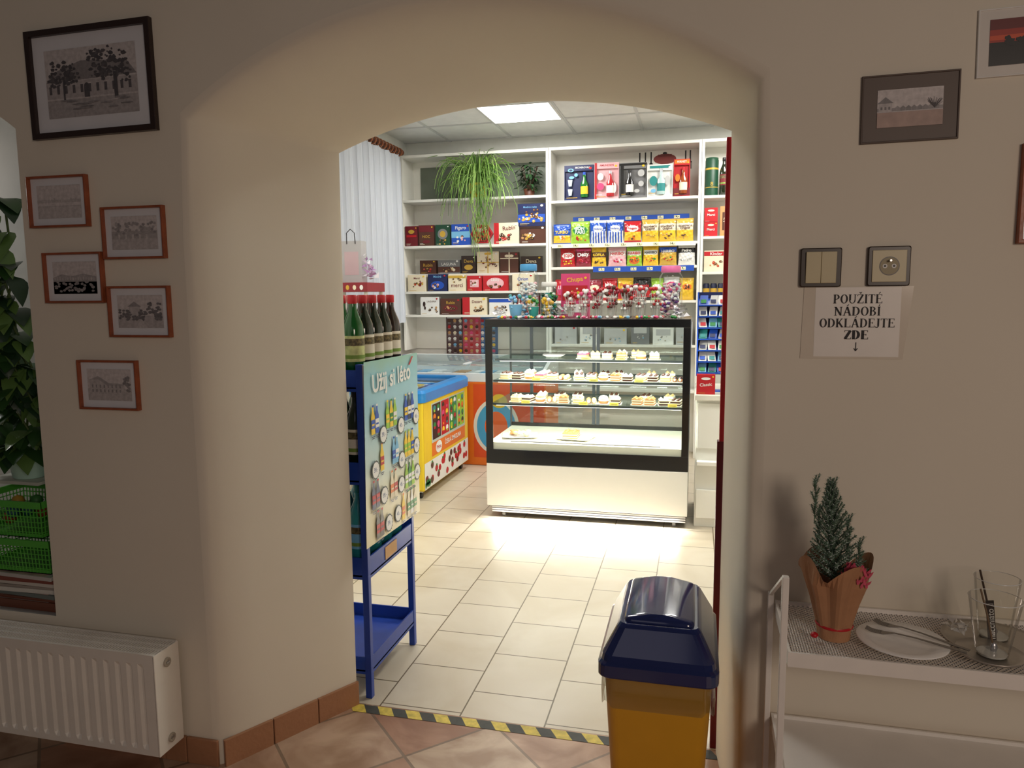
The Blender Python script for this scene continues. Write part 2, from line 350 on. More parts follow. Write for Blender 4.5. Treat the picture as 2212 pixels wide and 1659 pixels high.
            b.rect(-X,X,-Z*.15,Z*.02,sepia(.4),-.0003); b.pol([(-X*.95,-Z*.2),(-X*.55,-Z*.2),(-X*.55,Z*.3),(-X*.75,Z*.6),(-X*.95,Z*.3)],sepia(.72),-.0004)
            for i in range(3): b.rect(-X*.9+i*X*.12,-X*.84+i*X*.12,-Z*.05,Z*.1,sepia(.1),-.0005)
            b.pol([(-X,Z*.28),(-X*.75,Z*.62),(-X*.5,Z*.28)],sepia(.2),-.0005)
            for i in range(8): b.pol([(-X*.45+i*X*.17,-Z*.15),(-X*.31+i*X*.17,-Z*.15),(-X*.31+i*X*.17,Z*.02),(-X*.38+i*X*.17,Z*.12),(-X*.45+i*X*.17,Z*.02)],sepia(.1+.3*random.random()),-.0005)
            for i in range(34): b.tube([(X*.75,-.0007,-Z*.1),(X*(.75+.22*math.cos(i)),-.0007,Z*(.15+.35*random.random()))],.0003,sepia(.1),3)
            b.rect(-X,X,-Z,-Z*.2,M((176,150,140),.5,var=.08,scale=40),-.0009)
        elif kind=='sunset':
            b.rect(-X,X,-Z,Z,M((170,52,36),.4),-.0001); b.rect(-X,X,Z*.55,Z,M((110,36,36),.4),-.0002); b.rect(-X,X,Z*.1,Z*.3,M((214,84,44),.4),-.0003)
            b.rect(-X,X,-Z,Z*.0,BLK,-.0004)
            for i in range(30): b.blob(random.uniform(-.92,.92)*X,Z*random.uniform(-.1,.2),X*.08,Z*.12,BLK,-.0005-i*.00001,10,.4)
        elif kind=='plain':
            b.blob(0,0,X*.7,Z*.6,md,-.0004)
    return f
dwood=M((48,32,26),.35,bump=.15); wood=M((156,82,48),.4,bump=.15,var=.12,scale=30); mboard=M((222,222,226),.45,coat=.3)
picture(-1.7047,2.07,.425,.305,dwood,.017,mboard,.040,sc_generic('big'),'large dark wooden frame with old photograph of arcaded building','picture',tilt=-.015)
for x,z,k,d in ((-1.848,1.735,'sea','faded empty square'),(-1.593,1.6375,'trees','faded park trees'),(-1.8126,1.5106,'skyline','low skyline'),(-1.5905,1.409,'street','dark trees'),(-1.717,1.189,'town','old town house')):
    picture(x,z,.21,.15,wood,.0062,mboard,.021,sc_generic(k),'small reddish wooden frame, old photo of '+d,'picture',group='small framed photographs on pier')
picture(.4527,1.8574,.200,.148,M((92,78,70),.5),.004,M((96,82,74),.5),.029,sc_generic('square'),'dark brown frame with old town square photograph',tilt=-.012,fd=.007)
picture(.708,1.983,.255,.142,WHT,.003,M((220,214,206),.5),.020,sc_generic('sunset'),'glass clip frame with red sunset photograph',tilt=-.02,fd=.006)
picture(.756,1.6595,.15,.214,wood,.009,mboard,.02,sc_generic('plain'),'upright reddish wooden frame on beige wall')
# ================================================================ SWITCH / SOCKET / SIGN
dk=M((60,48,40),.35); gold=M((204,192,156),.4)
e=empty('light_switch',(.280,YN-.001,1.507),'square double rocker light switch with dark frame and beige keys','light switch')
b=MB(); b.loft([[(x,y,z) for x,z in rrect(w,w,.004,2)] for w,y in ((.09,0),(.09,-.008),(.086,-.010))],dk,False,True,False); b.obj('frame_plate',parent=e)
for sx in (-1,1):
    b=MB(); cx=sx*.0168
    b.add([(cx-.0165,-.010,-.036),(cx+.0165,-.010,-.036),(cx+.0165,-.010,.036),(cx-.0165,-.010,.036),(cx-.0165,-.013,-.036),(cx+.0165,-.013,-.036),(cx+.0165,-.016,.036),(cx-.0165,-.016,.036)],[(4,5,6,7),(0,1,5,4),(1,2,6,5),(2,3,7,6),(3,0,4,7)],gold); b.obj('rocker',parent=e,bev=.001)
e=empty('power_socket',(.4258,YN-.001,1.508),'square power socket with dark frame and beige insert','socket')
b=MB(); b.loft([[(x,y,z) for x,z in rrect(w,w,.004,2)] for w,y in ((.09,0),(.09,-.008),(.086,-.010))],dk,False,True,False); b.obj('frame_plate',parent=e)
b=MB(); b.box(-.036,.036,-.0125,-.0095,-.036,.036,gold)
n=28
b.add([(.0215*math.cos(2*PI*i/n),-.0128,.0215*math.sin(2*PI*i/n)) for i in range(n)],[tuple(range(n))],dk)
b.add([(.0195*math.cos(2*PI*i/n),-.0130,.0195*math.sin(2*PI*i/n)) for i in range(n)],[tuple(range(n))],M((160,148,116),.5))
for sx in (-1,1):
    b.ell(sx*.0095,.0,.005,.005,WHT,-.0135); b.ell(sx*.0095,0,.0028,.0028,BLK,-.0138)
b.tube([(0,-.012,.012),(0,-.026,.012)],.0025,SLV,8)
b.obj('socket_insert',parent=e,bev=.001)
def seg(b,p,q,w,m,y):
    p=Vector(p);q=Vector(q); d=(q-p).normalized(); n=Vector((-d.y,d.x))*w/2
    b.pol([tuple(p-n),tuple(q-n),tuple(q+n),tuple(p+n)],m,y)
def arc(b,cx,cz,rx,rz,tx,tz,a0,a1,m,y,n=14):
    for i in range(n):
        a=math.radians(a0+(a1-a0)*i/n); c=math.radians(a0+(a1-a0)*(i+1)/n)
        P=lambda t,X,Z:(cx+X*math.cos(t),cz+Z*math.sin(t))
        b.pol([P(a,rx,rz),P(c,rx,rz),P(c,rx-tx,rz-tz),P(a,rx-tx,rz-tz)],m,y)
def glyph(b,ch,ox,oz,k,m,y,bold=1.0):
    T=.14*bold;t=.06*(bold**1.3);S=.05*bold
    def s_(x0,z0,x1,z1,w): seg(b,(ox+x0*k,oz+z0*k),(ox+x1*k,oz+z1*k),w*k,m,y)
    def sf(x,z,w=.26): 
        zz=z+ (S/2 if z<.5 else -S/2); s_(x-w/2,zz,x+w/2,zz,S)
    def A_(cx,cz,rx,rz,tx,tz,a0,a1): arc(b,ox+cx*k,oz+cz*k,rx*k,rz*k,tx*k,tz*k,a0,a1,m,y)
    base={'É':'E','Á':'A','Ž':'Z','Í':'I'}.get(ch,ch)
    if base=='I': s_(.16,0,.16,1,T);sf(.16,0);sf(.16,1);w=.32
    elif base=='T': s_(.32,0,.32,1,T);sf(.32,0);s_(.02,.97,.62,.97,.06);s_(.035,.8,.035,1,.035);s_(.605,.8,.605,1,.035);w=.64
    elif base=='E': s_(.15,0,.15,1,T);s_(.02,.97,.58,.97,.055);s_(.02,.03,.62,.03,.055);s_(.15,.52,.45,.52,.055);s_(.575,.8,.575,1,.035);s_(.61,0,.61,.22,.035);s_(.44,.42,.44,.62,.035);w=.66
    elif base=='L': s_(.15,0,.15,1,T);sf(.15,1,.28);s_(.02,.03,.6,.03,.055);s_(.59,0,.59,.24,.035);w=.62
    elif base=='N': s_(.13,0,.13,1,t);s_(.63,0,.63,1,t);s_(.12,.97,.62,.03,T);sf(.13,0,.24);sf(.1,1,.2);sf(.63,1,.24);w=.76
    elif base=='A': s_(.1,0,.38,1,t);s_(.38,1,.66,0,T);s_(.2,.34,.56,.34,.055);sf(.1,0,.22);sf(.66,0,.26);w=.78
    elif base=='O': A_(.37,.5,.35,.52,.14*bold,.055,0,360);w=.74
    elif base=='D': s_(.15,0,.15,1,T);s_(.02,.975,.32,.975,.055);s_(.02,.025,.32,.025,.055);A_(.3,.5,.4,.5,.14*bold,.055,-90,90);w=.74
    elif base=='P': s_(.15,0,.15,1,T);s_(.02,.975,.3,.975,.055);s_(.15,.47,.3,.47,.055);A_(.3,.72,.28,.28,.13*bold,.055,-90,90);sf(.15,0,.28);w=.62
    elif base=='B': s_(.15,0,.15,1,T);s_(.02,.975,.3,.975,.055);s_(.02,.025,.32,.025,.055);s_(.15,.52,.3,.52,.055);A_(.28,.75,.26,.25,.13,.055,-90,90);A_(.3,.27,.31,.27,.14,.055,-90,90);w=.66
    elif base=='K': s_(.15,0,.15,1,T);sf(.15,0);sf(.15,1);s_(.2,.4,.58,.97,t);s_(.32,.55,.64,.03,T);sf(.58,1,.22);sf(.64,0,.24);w=.76
    elif base=='J': s_(.26,.2,.26,1,T);sf(.26,1,.28);A_(.12,.2,.205,.24,.12,.05,-150,0);w=.42
    elif base=='U': s_(.14,.35,.14,1,T);s_(.62,.35,.62,1,t);sf(.14,1,.26);sf(.62,1,.24);A_(.365,.35,.29,.37,.09,.06,180,360);w=.76
    elif base=='Z': s_(.05,.97,.58,.97,.06);s_(.04,.03,.6,.03,.06);s_(.54,.96,.1,.04,T);s_(.05,.8,.05,1,.035);s_(.6,0,.6,.22,.035);w=.64
    else: w=.4
    if ch in 'ÉÁÍ': s_(w*.45,1.08,w*.62+.03,1.25,.07)
    if ch=='Ž': s_(w*.34,1.27,w*.5,1.1,.06);s_(w*.5,1.1,w*.66,1.27,.06)
    return w
def serif(b,t,cx,oz,capH,width,m,y,bold=1.0):
    ws=[glyph(MB(),ch,0,0,1,m,y,bold)+.05 for ch in t]; tot=sum(ws)-.05; kx=width/tot; x=0
    for ch,w in zip(t,ws):
        d=MB(); glyph(d,ch,x,0,1,m,y,bold)
        b.add([(cx-width/2+v[0]*kx,v[1],oz+v[2]*capH) for v in d.v],d.f,m); x+=w
e=empty('paper_sign',(.3644,YN-.001,1.3795),'white laminated paper notice with Czech text and arrow','sign')
b=MB(); b.add([(-.0925,-.001,-.081),(.0925,-.0015,-.081),(.092,-.0025,.081),(-.0925,-.001,.081)],[(0,1,2,3)],M((240,234,226),.35,coat=.25)); pp=b.obj('paper',parent=e)
b=MB(); b.add([(-.122,-.0006,-.086),(.102,-.0006,-.086),(.118,-.0006,.083),(-.118,-.0006,.083)],[(0,1,2,3)],M((226,215,198),.15,coat=.5)); b.obj('clear_sleeve',parent=e)
b=MB(); ink=M((30,26,26),.6)
for t,bz,wd,bo in (('POUŽITÉ',.0440,.106,1.1),('NÁDOBÍ',.0155,.100,1.1),('ODKLÁDEJTE',-.0120,.163,1.1),('ZDE',-.0395,.053,1.7)): serif(b,t,0,bz,.0205,wd,ink,-.0032,bo)
seg(b,(0,-.047),(0,-.066),.0016,ink,-.0032); seg(b,(-.004,-.061),(0,-.067),.0016,ink,-.0032); seg(b,(.004,-.061),(0,-.067),.0016,ink,-.0032)
b.obj('lettering',parent=pp)
# ================================================================ RADIATOR
rw=M((230,225,216),.4); e=empty('radiator',(-1.525,1.774,.09),'white steel panel radiator with ribbed front and top grille','radiator')
b=MB(); Lr=1.1; hr=.315; pitch=.040; prof=[(-.002,0)]; x=-.035
while x>-Lr+.05:
    prof+=[(x,0),(x-.006,.008),(x-.015,.008),(x-.021,0)]; x-=pitch
prof.append((-Lr,0))
zl=[0,.018,.030,hr-.042,hr-.028,hr-.004]; loops=[]
for zi,z in enumerate(zl):
    k=0 if zi in(0,1,4,5) else 1
    loops.append([(px,py*k,z) for px,py in prof])
b.loft(loops,rw,False,False,False,False); b.obj('front_panel',parent=e)
b=MB(); b.box(-Lr,-.001,.096,.104,0,hr-.004,rw); b.obj('rear_panel',parent=e)
for xx in (-.15,-.9): b=MB(); b.box(xx-.015,xx+.015,.104,.1255,.02,hr-.03,rw); b.obj('wall_bracket',parent=e)
b=MB(); b.box(-.0009,.004,-.002,.106,0,hr+.002,rw); b.obj('side_cover',parent=e,bev=.002)
b=MB(); b.box(-Lr,0,-.001,.008,hr-.004,hr+.003,rw); b.box(-Lr,0,.097,.105,hr-.004,hr+.003,rw); dkg=M((90,84,78),.6)
b.box(-Lr,0,.008,.097,hr-.012,hr-.008,dkg)
x=-.006
while x>-Lr: b.box(x-.004,x,.008,.097,hr-.004,hr+.002,rw); x-=.0095
for yy in (.036,.066): b.box(-Lr,0,yy,yy+.006,hr-.003,hr+.0025,rw)
b.obj('top_grille',parent=e)
for zz in (hr-.04,.035):
    b=MB(); L_=[]
    for r_,x_ in ((.014,.004),(.014,.009),(.009,.010),(.008,.006),(.001,.006)): L_.append([(x_,.05+r_*math.cos(2*PI*i/16),zz+r_*math.sin(2*PI*i/16)) for i in range(16)])
    b.loft(L_,M((170,160,145),.4),False,True); b.box(.006,.011,.044,.056,zz-.002,zz+.002,SLV); b.obj('valve_plug',parent=e)
# ================================================================ NICHE CONTENT
lay=[(206,200,190),(130,70,58),(190,186,180),(110,120,116),(216,212,202),(160,150,140)]
z=.4305
for i in range(9):
    h_=random.uniform(.008,.016); c=lay[i%6] if i>2 else (112,66,48)
    bb=MB(); a=random.uniform(-.06,.06); pts=[(-.15,-.105),(.15,-.105),(.15,.105),(-.15,.105)]
    bb.prism(pts,'z',0,h_-.001,M(c,.5)); bb.prism([(-.145,-.1),(.12,-.1),(.12,.1),(-.145,.1)],'z',h_-.001,h_-.0004,M((170+10*(i%5),170,160),.4,var=.3,scale=15))
    bb.obj('magazine',(-2.155+random.uniform(-.008,.002),2.03+random.uniform(-.008,.008),z),label='printed magazine lying in a pile on niche sill',cat='magazine',group='magazines on sill',rz=a,bev=.001); z+=h_
def basket(x,y,z,w,d,h,name='plastic_basket'):
    m=M((84,172,62),.4); b=MB(); t=.003
    def ring(zz,th,g=0): 
        X=w/2-(h-zz)*.12; Y=d/2-(h-zz)*.12
        b.box(-X-g,X+g,-Y-g,-Y+t,zz,zz+th,m);b.box(-X-g,X+g,Y-t,Y+g,zz,zz+th,m);b.box(-X-g,-X+t,-Y,Y,zz,zz+th,m);b.box(X-t,X+g,-Y,Y,zz,zz+th,m)
    ring(h-.022,.022,.003); 
    for i in range(1,6): ring(h*i/7,.003)
    ring(0,.014)
    X=w/2-h*.12;Y=d/2-h*.12
    b.box(-X,X,-Y,Y,0,.003,m)
    n=int(w/.014)
    for i in range(n+1):
        f=-1+2*i/n
        for s_ in (-1,1): b.tube([(f*X,s_*Y,.003),(f*w/2*.98,s_*(d/2-.002),h-.01)],.0018,m,4,sm=False)
    n=int(d/.014)
    for i in range(n+1):
        f=-1+2*i/n
        for s_ in (-1,1): b.tube([(s_*X,f*Y,.003),(s_*(w/2-.002),f*d/2*.98,h-.01)],.0018,m,4,sm=False)
    return b.obj(name,(x,y,z),label='bright green plastic lattice basket on niche sill',cat='basket',group='green baskets')
basket(-2.18,2.04,z+.001,.32,.24,.115); basket(-2.20,2.04,z+.118,.31,.23,.125)
zb=z+.12
b=MB()
for i in range(14):
    b.ball((random.uniform(-.10,.10),random.uniform(-.07,.07),.02+random.uniform(0,.05)),.022,M(random.choice([(150,60,40),(60,120,60),(190,150,60),(40,90,110)]),.5),8)
b.obj('wrapped_trinkets',(-2.20,2.04,zb+.008),label='assorted small coloured trinkets inside green basket',cat='trinkets',kind='stuff')
e=empty('potted_climber',(-2.24,2.085,.835),'tall leafy climbing houseplant in pale green pot','potted plant')
b=MB(); pm=M((186,222,208),.4); b.lathe([(.05,0),(.055,.005),(.07,.11),(.074,.112),(.074,.13),(.066,.13),(.06,.1)],pm,seg=24,cap1=False); b.obj('pot',parent=e)
b=MB(); b.box(-.12,.10,-.07,.1145,-.012,-.001,M((200,200,190),.5)); b.obj('wall_bracket_shelf',parent=e)
b=MB(); lm=[M((48,84,40),.4,coat=.2),M((32,60,34),.4,coat=.2),M((96,130,66),.4,coat=.2)]; stm=M((70,90,40),.6)
b.lathe([(.062,.098),(.0,.101)],M((50,36,26),.9),seg=16)
def leaf(b,p,d,up,L_,w_,m,bend=.3):
    p=Vector(p); d=Vector(d).normalized(); s_=d.cross(Vector(up)).normalized(); n_=s_.cross(d).normalized(); rows=[]
    prof=[0,.75,1,.92,.72,.42,.02]
    for i,wf in enumerate(prof):
        t=i/(len(prof)-1); c=p+d*L_*t-n_*bend*L_*t*t
        rows.append([c-s_*w_*wf*.5+n_*w_*wf*.12,c,c+s_*w_*wf*.5+n_*w_*wf*.12])
    vs=[tuple(q) for r in rows for q in r]; fs=[]
    for i in range(len(rows)-1):
        for j in range(2): fs.append((i*3+j,i*3+j+1,i*3+3+j+1,i*3+3+j))
    b.add(vs,fs,m,True)
for k in range(8):
    pts=[]; x=random.uniform(-.04,.05); y=random.uniform(-.04,.0); top=random.uniform(.55,.88)
    for i in range(9):
        t=i/8; pts.append((x+.06*math.sin(t*5+k)-.02*k*t*.3,y-.05*t+.02*math.cos(4*t+k),.1+top*t))
    b.tube(pts,.004,stm,5)
    for i in range(1,9):
        for q in range(2):
            p=pts[i]; a=random.uniform(-PI,.1) if q else random.uniform(-1.9,-.2)
            leaf(b,p,(math.cos(a),math.sin(a)*.7,random.uniform(-.9,.1)),(0,0,1),random.uniform(.09,.13),random.uniform(.06,.085),random.choice(lm),.35)
for i in range(16):
    a=random.uniform(-PI,0.0); leaf(b,(.05*math.cos(a),.05*math.sin(a)-.02,.12),(math.cos(a),math.sin(a)*.6,random.uniform(-.4,.3)),(0,0,1),.12,.075,random.choice(lm),.3)
b.obj('foliage',parent=e)
# ================================================================ CART
cw=M((236,231,224),.45); e=empty('serving_cart',(.20,1.60,0),'white metal two-tier cart standing against wall','cart')
CW=.72; CD=.282; ZT=.687
for x_ in (-.014,CW): 
    for y_ in (-.004,CD-.014): b=MB(); b.box(x_,x_+.014,y_,y_+.014,0.05,.860 if y_<0 else ZT+.03,cw); b.obj('post',parent=e,bev=.002)
b=MB()
b.add([(-.012,.010,.860),(-.004,.010,.860),(-.004,CD-.012,ZT+.03),(-.012,CD-.012,ZT+.03),(-.012,.010,.853),(-.004,.010,.853),(-.004,CD-.012,ZT+.023),(-.012,CD-.012,ZT+.023)],[(0,1,2,3),(7,6,5,4),(0,4,5,1),(1,5,6,2),(2,6,7,3),(3,7,4,0)],cw); b.obj('side_brace',parent=e)
for nm,zt in (('upper_tray',ZT),('lower_tray',.39)):
    b=MB(); lo=zt-.024
    b.box(0.003,CW,0,.006,lo,zt+.008,cw); b.box(0.003,CW,CD-.006,CD,lo,zt+.008,cw); b.box(.003,.009,.006,CD-.006,lo,zt+.008,cw); b.box(CW-.006,CW,.006,CD-.006,lo,zt+.008,cw)
    if zt>.5:
        dx=.011; n=int((CW+CD)/dx)
        for i in range(n):
            x0=.006+i*dx-CD
            for sgn in (1,-1):
                a=(x0,.006) if sgn==1 else (x0,CD-.006); L_=CD-.012
                c=(x0+L_,.006+L_) if sgn==1 else (x0+L_,CD-.006-L_)
                t0=max(0,(.009-a[0])/L_); t1=min(1,(CW-.006-a[0])/L_)
                if t1<=t0: continue
                A_=(a[0]+(c[0]-a[0])*t0,a[1]+(c[1]-a[1])*t0); B_=(a[0]+(c[0]-a[0])*t1,a[1]+(c[1]-a[1])*t1)
                d=Vector((B_[0]-A_[0],B_[1]-A_[1])).normalized(); nx,ny=-d.y*.0016,d.x*.0016
                b.add([(A_[0]-nx,A_[1]-ny,zt-.001),(B_[0]-nx,B_[1]-ny,zt-.001),(B_[0]+nx,B_[1]+ny,zt-.001),(A_[0]+nx,A_[1]+ny,zt-.001)],[(0,1,2,3)],cw)
    else: b.box(.009,CW-.006,.006,CD-.006,zt-.004,zt-.001,cw)
    b.obj(nm,parent=e)
for x_ in (-.006,CW+.008):
    for y_ in (.005,CD-.007):
        b=MB(); b.loft([[(x_+xx,y_+.022*math.cos(2*PI*i/16),.025+.022*math.sin(2*PI*i/16)) for i in range(16)] for xx in (-.008,.008)],BLK); b.box(x_-.012,x_+.012,y_-.004,y_+.004,.03,.055,SLV); b.obj('caster_wheel',parent=e)
e=empty('potted_conifer',(.312,1.718,ZT+.001),'small frosted conifer in brown kraft paper wrap','potted plant')
kr=M((176,128,92),.7,bump=.3,bscale=25,var=.05); b=MB(); n=48; loops=[]
for k,(r_,z_) in enumerate(((.034,0),(.036,.02),(.037,.035),(.050,.09),(.062,.130))):
    loops.append([((r_+.004*math.sin(7*a)*k*.4)*math.cos(a),(r_+.004*math.sin(7*a)*k*.4)*math.sin(a),z_) for a in (2*PI*i/n for i in range(n))])
loops.append([((.074+.008*math.sin(3*a))*math.cos(a),(.074+.008*math.sin(3*a))*math.sin(a),.142+.046*abs(math.sin(2*a+.9))) for a in (2*PI*i/n for i in range(n))])
b.loft(loops,kr,True,False,False); b.obj('paper_wrap',parent=e)
b=MB(); b.lathe([(.0385,.027),(.040,.030),(.0385,.033)],RED,seg=24,cap0=False,cap1=False)
b.ball((-.045,-.030,.012),.009,RED,8,1,1,.7)
b.obj('ribbon',parent=e)
b=MB(); nd=M((98,122,100),.6); fs_=M((200,210,202),.7); b.tube([(0,0,.05),(-.015,0,.2),(-.02,0,.33)],.004,BRN,6,.002)
def sprig(b,p,d,L_,n=9):
    p=Vector(p);d=Vector(d).normalized(); b.tube([p,p+d*L_],.0013,nd,4)
    for i in range(n):
        t=.15+.85*i/n; c=p+d*L_*t
        for q in range(5):
            a=2*PI*q/5+i; u=d.cross(Vector((.1,.2,1))).normalized(); v=d.cross(u)
            r=(u*math.cos(a)+v*math.sin(a)+d*.7).normalized()*.009
            s2=d.cross(r).normalized()*.0013
            b.add([tuple(c-s2),tuple(c+s2),tuple(c+r)],[(0,1,2)],fs_ if (i>n*.3 and q%2) else nd)
for i in range(130):
    t=i/130; z_=.13+.20*t; r_=.060*(1-t)**.8+.006; a=i*2.4; cx=-.02*t
    sprig(b,(cx,0,z_-.008),(r_*math.cos(a),r_*math.sin(a),.040+.02*t),math.hypot(r_,.040),9)
for dx,h_ in ((-.050,.365),(-.014,.36),(.02,.28),(.045,.23),(-.04,.30)):
    for i in range(9): sprig(b,(dx,0,h_-.10+.01*i),(.4*math.cos(i*2.4),.4*math.sin(i*2.4),1),.024,7)
    sprig(b,(dx,0,h_-.11),(0,0,1),.11,22)
b.obj('foliage',parent=e)
b=MB(); pk=M((216,90,116),.5)
for i in range(60):
    p=Vector((.030+random.uniform(-.024,.024),-.046+random.uniform(-.012,.012),.142+random.uniform(-.01,.034))); d=Vector((random.uniform(-.6,.6),random.uniform(-.6,0),1)).normalized()
    leaf(b,p,d,(0,1,.2),.020,.006,pk,.1)
b.obj('pink_flower',parent=e)
por=M((248,246,242),.25,coat=.4)
b=MB(); b.lathe([(.0,.004),(.055,.004),(.060,.007),(.090,.014),(.0915,.0155),(.090,.017),(.058,.010),(.05,.0075),(0,.0075)],por,seg=48); b.lathe([(.05,0),(.055,0),(.056,.004)],por,seg=32,cap0=False,cap1=False)
b.obj('plate',(.446,1.699,ZT+.001),label='round white porcelain plate on mesh tray',cat='plate')
def fork(x,y,z,rz,lab,tilt=0):
    b=MB(); st=M((140,136,132),.3,.8)
    prof=[(-.095,.0045,0),(-.06,.0045,.002),(0,.0022,.006),(.04,.002,.006),(.052,.006,.003),(.062,.009,.001),(.068,.0095,.001)]
    loops=[[(x_,-w,z_),(x_,w,z_),(x_,w,z_+.0015),(x_,-w,z_+.0015)] for x_,w,z_ in prof]; b.loft(loops,st,True,True,False)
    for i in range(4):
        yy=-.008+i*.0053; b.loft([[(x_,yy-.0013,z_),(x_,yy+.0013,z_),(x_,yy+.0013,z_+.0015),(x_,yy-.0013,z_+.0015)] for x_,z_ in ((.067,.001),(.085,.001),(.098,.005))],st,True,True,False)
    b.obj('fork',(x,y,z),label=lab,cat='fork',group='forks on plate',rot=(0,tilt,rz))
fork(.470,1.690,ZT+.0195,math.radians(158),'used steel dessert fork lying across white plate')
fork(.488,1.719,ZT+.0195,math.radians(146),'steel dessert fork resting beside another on plate')
b=MB(); sv=M((188,182,174),.35,.75); b.lathe([(0,0),(.075,0),(.09,.003),(.098,.008),(.1,.0085),(.099,.0095),(.088,.005),(.073,.002),(0,.002)],sv,seg=48)
b.obj('round_tray',(.642,1.7585,ZT+.001),label='round stainless steel serving tray',cat='tray',group='steel trays')
b=MB(); b.lathe([(0,0),(.05,0),(.06,.003),(.064,.008),(.063,.009),(.048,.002),(0,.002)],sv,seg=40)
b.obj('round_tray',(.607,1.672,ZT+.0115),label='small round steel tray under drinking glass',cat='tray',group='steel trays')
gl=thin_glass('drinking_glass_clear',(250,250,248),.03,.6)
def tumbler(x,y,z,r0,r1,h_,lab):
    e=empty('drinking_glass',(x,y,z),lab,'glass','used glasses on cart')
    b=MB(); b.lathe([(r0,0),(r0+.002,.004),(r1,h_)],gl,seg=32,cap1=False); b.lathe([(r1,h_-.001),(r1+.0006,h_),(r1-.0008,h_+.0006)],M((225,225,222),.15,coat=.5),seg=32,cap0=False,cap1=False); b.lathe([(r0-.001,.002),(r0,.006)],M((205,205,200),.1,coat=.5),seg=24); b.obj('glass_body',parent=e)
    return e
g1=tumbler(.652,1.785,ZT+.004,.028,.045,.135,'tall empty latte glass with long spoon inside')
b=MB(); b.tube([(.0,0,.01),(-.02,-.01,.08),(-.04,-.014,.155)],.0022,M((70,56,48),.4),6); b.ball((0,0,.012),.008,SLV,8,1,.6,1.4); b.obj('long_spoon',parent=g1)
b=MB(); b.box(-.026,-.010,-.050,-.0485,.0,.104,M((52,46,44),.4)); b.text('macchiato',-.018,.050,.072,WHT,-.0505,rot=PI/2,bold=.01); b.text('LATTE',-.018,.096,.013,WHT,-.0505); b.obj('printed_strip',parent=g1,rot=(0,-.12,0))
g2=tumbler(.608,1.667,ZT+.0155,.028,.049,.122,'empty tapered drinking glass on steel tray')
b=MB(); b.tube([(.005,.005,.01),(-.01,.008,.08),(-.025,.01,.135)],.002,M((120,100,80),.4),6); b.ball((.005,.005,.014),.008,SLV,8,1,.6,1.4); b.obj('tea_spoon',parent=g2)
b=MB()
for i in range(46): 
    c=Vector((random.uniform(-.022,.022),random.uniform(-.015,.015),random.uniform(.002,.022))); p=[c+Vector((random.uniform(-.012,.012),random.uniform(-.012,.012),random.uniform(-.002,.01))) for _ in range(3)]
    b.add([tuple(q) for q in p],[(0,1,2)],M((226,224,220),.3,.3))
b.obj('crumpled_foil',(.578,1.775,ZT+.010),label='crumpled silver foil wrapper on steel tray',cat='wrapper')
# ================================================================ SWING BIN
e=empty('swing_bin',(-.074,1.93,0),'yellow plastic swing bin with dark blue lid','bin')
yb=M((228,168,44),.42); b=MB()
b.loft([[(x,y,z_) for x,y in rrect(w_,d_,r_)] for w_,d_,r_,z_ in ((.20,.29,.03,0),(.205,.295,.03,.006),(.260,.354,.03,.51),(.266,.362,.03,.518),(.266,.362,.03,.53),(.257,.352,.03,.53))],yb,True,False); b.obj('body',parent=e)
lb=M((26,38,92),.14,coat=.7); b=MB()
b.loft([[(x,y+oy,z_) for x,y in rrect(w_,d_,r_,4)] for w_,d_,r_,z_,oy in ((.280,.380,.03,.516,0),(.290,.390,.03,.519,0),(.290,.390,.03,.550,0),(.276,.376,.028,.557,0),(.270,.370,.026,.572,0),(.205,.315,.022,.632,.004),(.190,.300,.020,.641,.004),(.180,.290,.018,.641,.004))],lb,False,True,False)
lid=b.obj('lid',parent=e,bev=.003)
b=MB(); b.loft([[(x,y+.004,z_) for x,y in rrect(w_,d_,r_,4)] for w_,d_,r_,z_ in ((.172,.282,.018,.638),(.170,.280,.018,.648),(.160,.270,.016,.652),(.060,.262,.012,.662),(.020,.260,.008,.663))],lb,False,True)
b.obj('swing_flap',parent=lid,bev=.002)
b=MB(); bg=thin_glass('bin_liner_film',(222,226,220),.12,.5)
rng=[rrect(.272+.003*k,.37+.003*k,.03,8) for k in (0,1,2)]
b.loft([[(p[0]*(1+.006*math.sin(i*1.7)),p[1]*(1+.006*math.sin(i*2.3)),z_+.008*math.sin(i*.9)*q) for i,p in enumerate(r_)] for r_,z_,q in ((rng[0],.518,0),(rng[1],.48,.3),(rng[0],.445,1))],bg,False,False); b.obj('bin_liner',parent=e)
# ================================================================ BOTTLE RACK
bm=M((26,62,156),.4,var=.06); rx0,rx1,ry0,ry1=-1.45,-1.112,2.365,2.815
e=empty('bottle_rack',(rx1,ry0,0),'blue painted metal bottle rack with tiered trays','rack')
RW=rx1-rx0; RD=ry1-ry0
for px in (-RW,-.024):
    for py in (0,RD-.024):
        b=MB(); b.box(px,px+.024,py,py+.024,0,1.215,bm); b.obj('post',parent=e,bev=.002)
for z_ in (.10,.455,.80,1.13):
    b=MB(); b.box(-RW+.002,-.002,.002,RD-.002,z_,z_+.006,bm); hh=.065 if z_>1 else (.07 if z_>.3 else .055)
    b.box(-RW+.024,-.024,.002,.008,z_-.01,z_+hh,bm); b.box(-RW+.024,-.024,RD-.008,RD-.002,z_-.01,z_+hh,bm); b.box(-.008,-.002,.024,RD-.024,z_-.01,z_+hh,bm); b.box(-RW+.002,-RW+.008,.024,RD-.024,z_-.01,z_+hh,bm)
    tr=b.obj('tray',parent=e)
    if abs(z_-.455)<.01:
        b=MB(); b.box(-.001,.001,-.055,.055,-.024,.024,M((196,150,96),.6)); b.obj('price_card',parent=tr,loc=(-.0005,.21,.49))
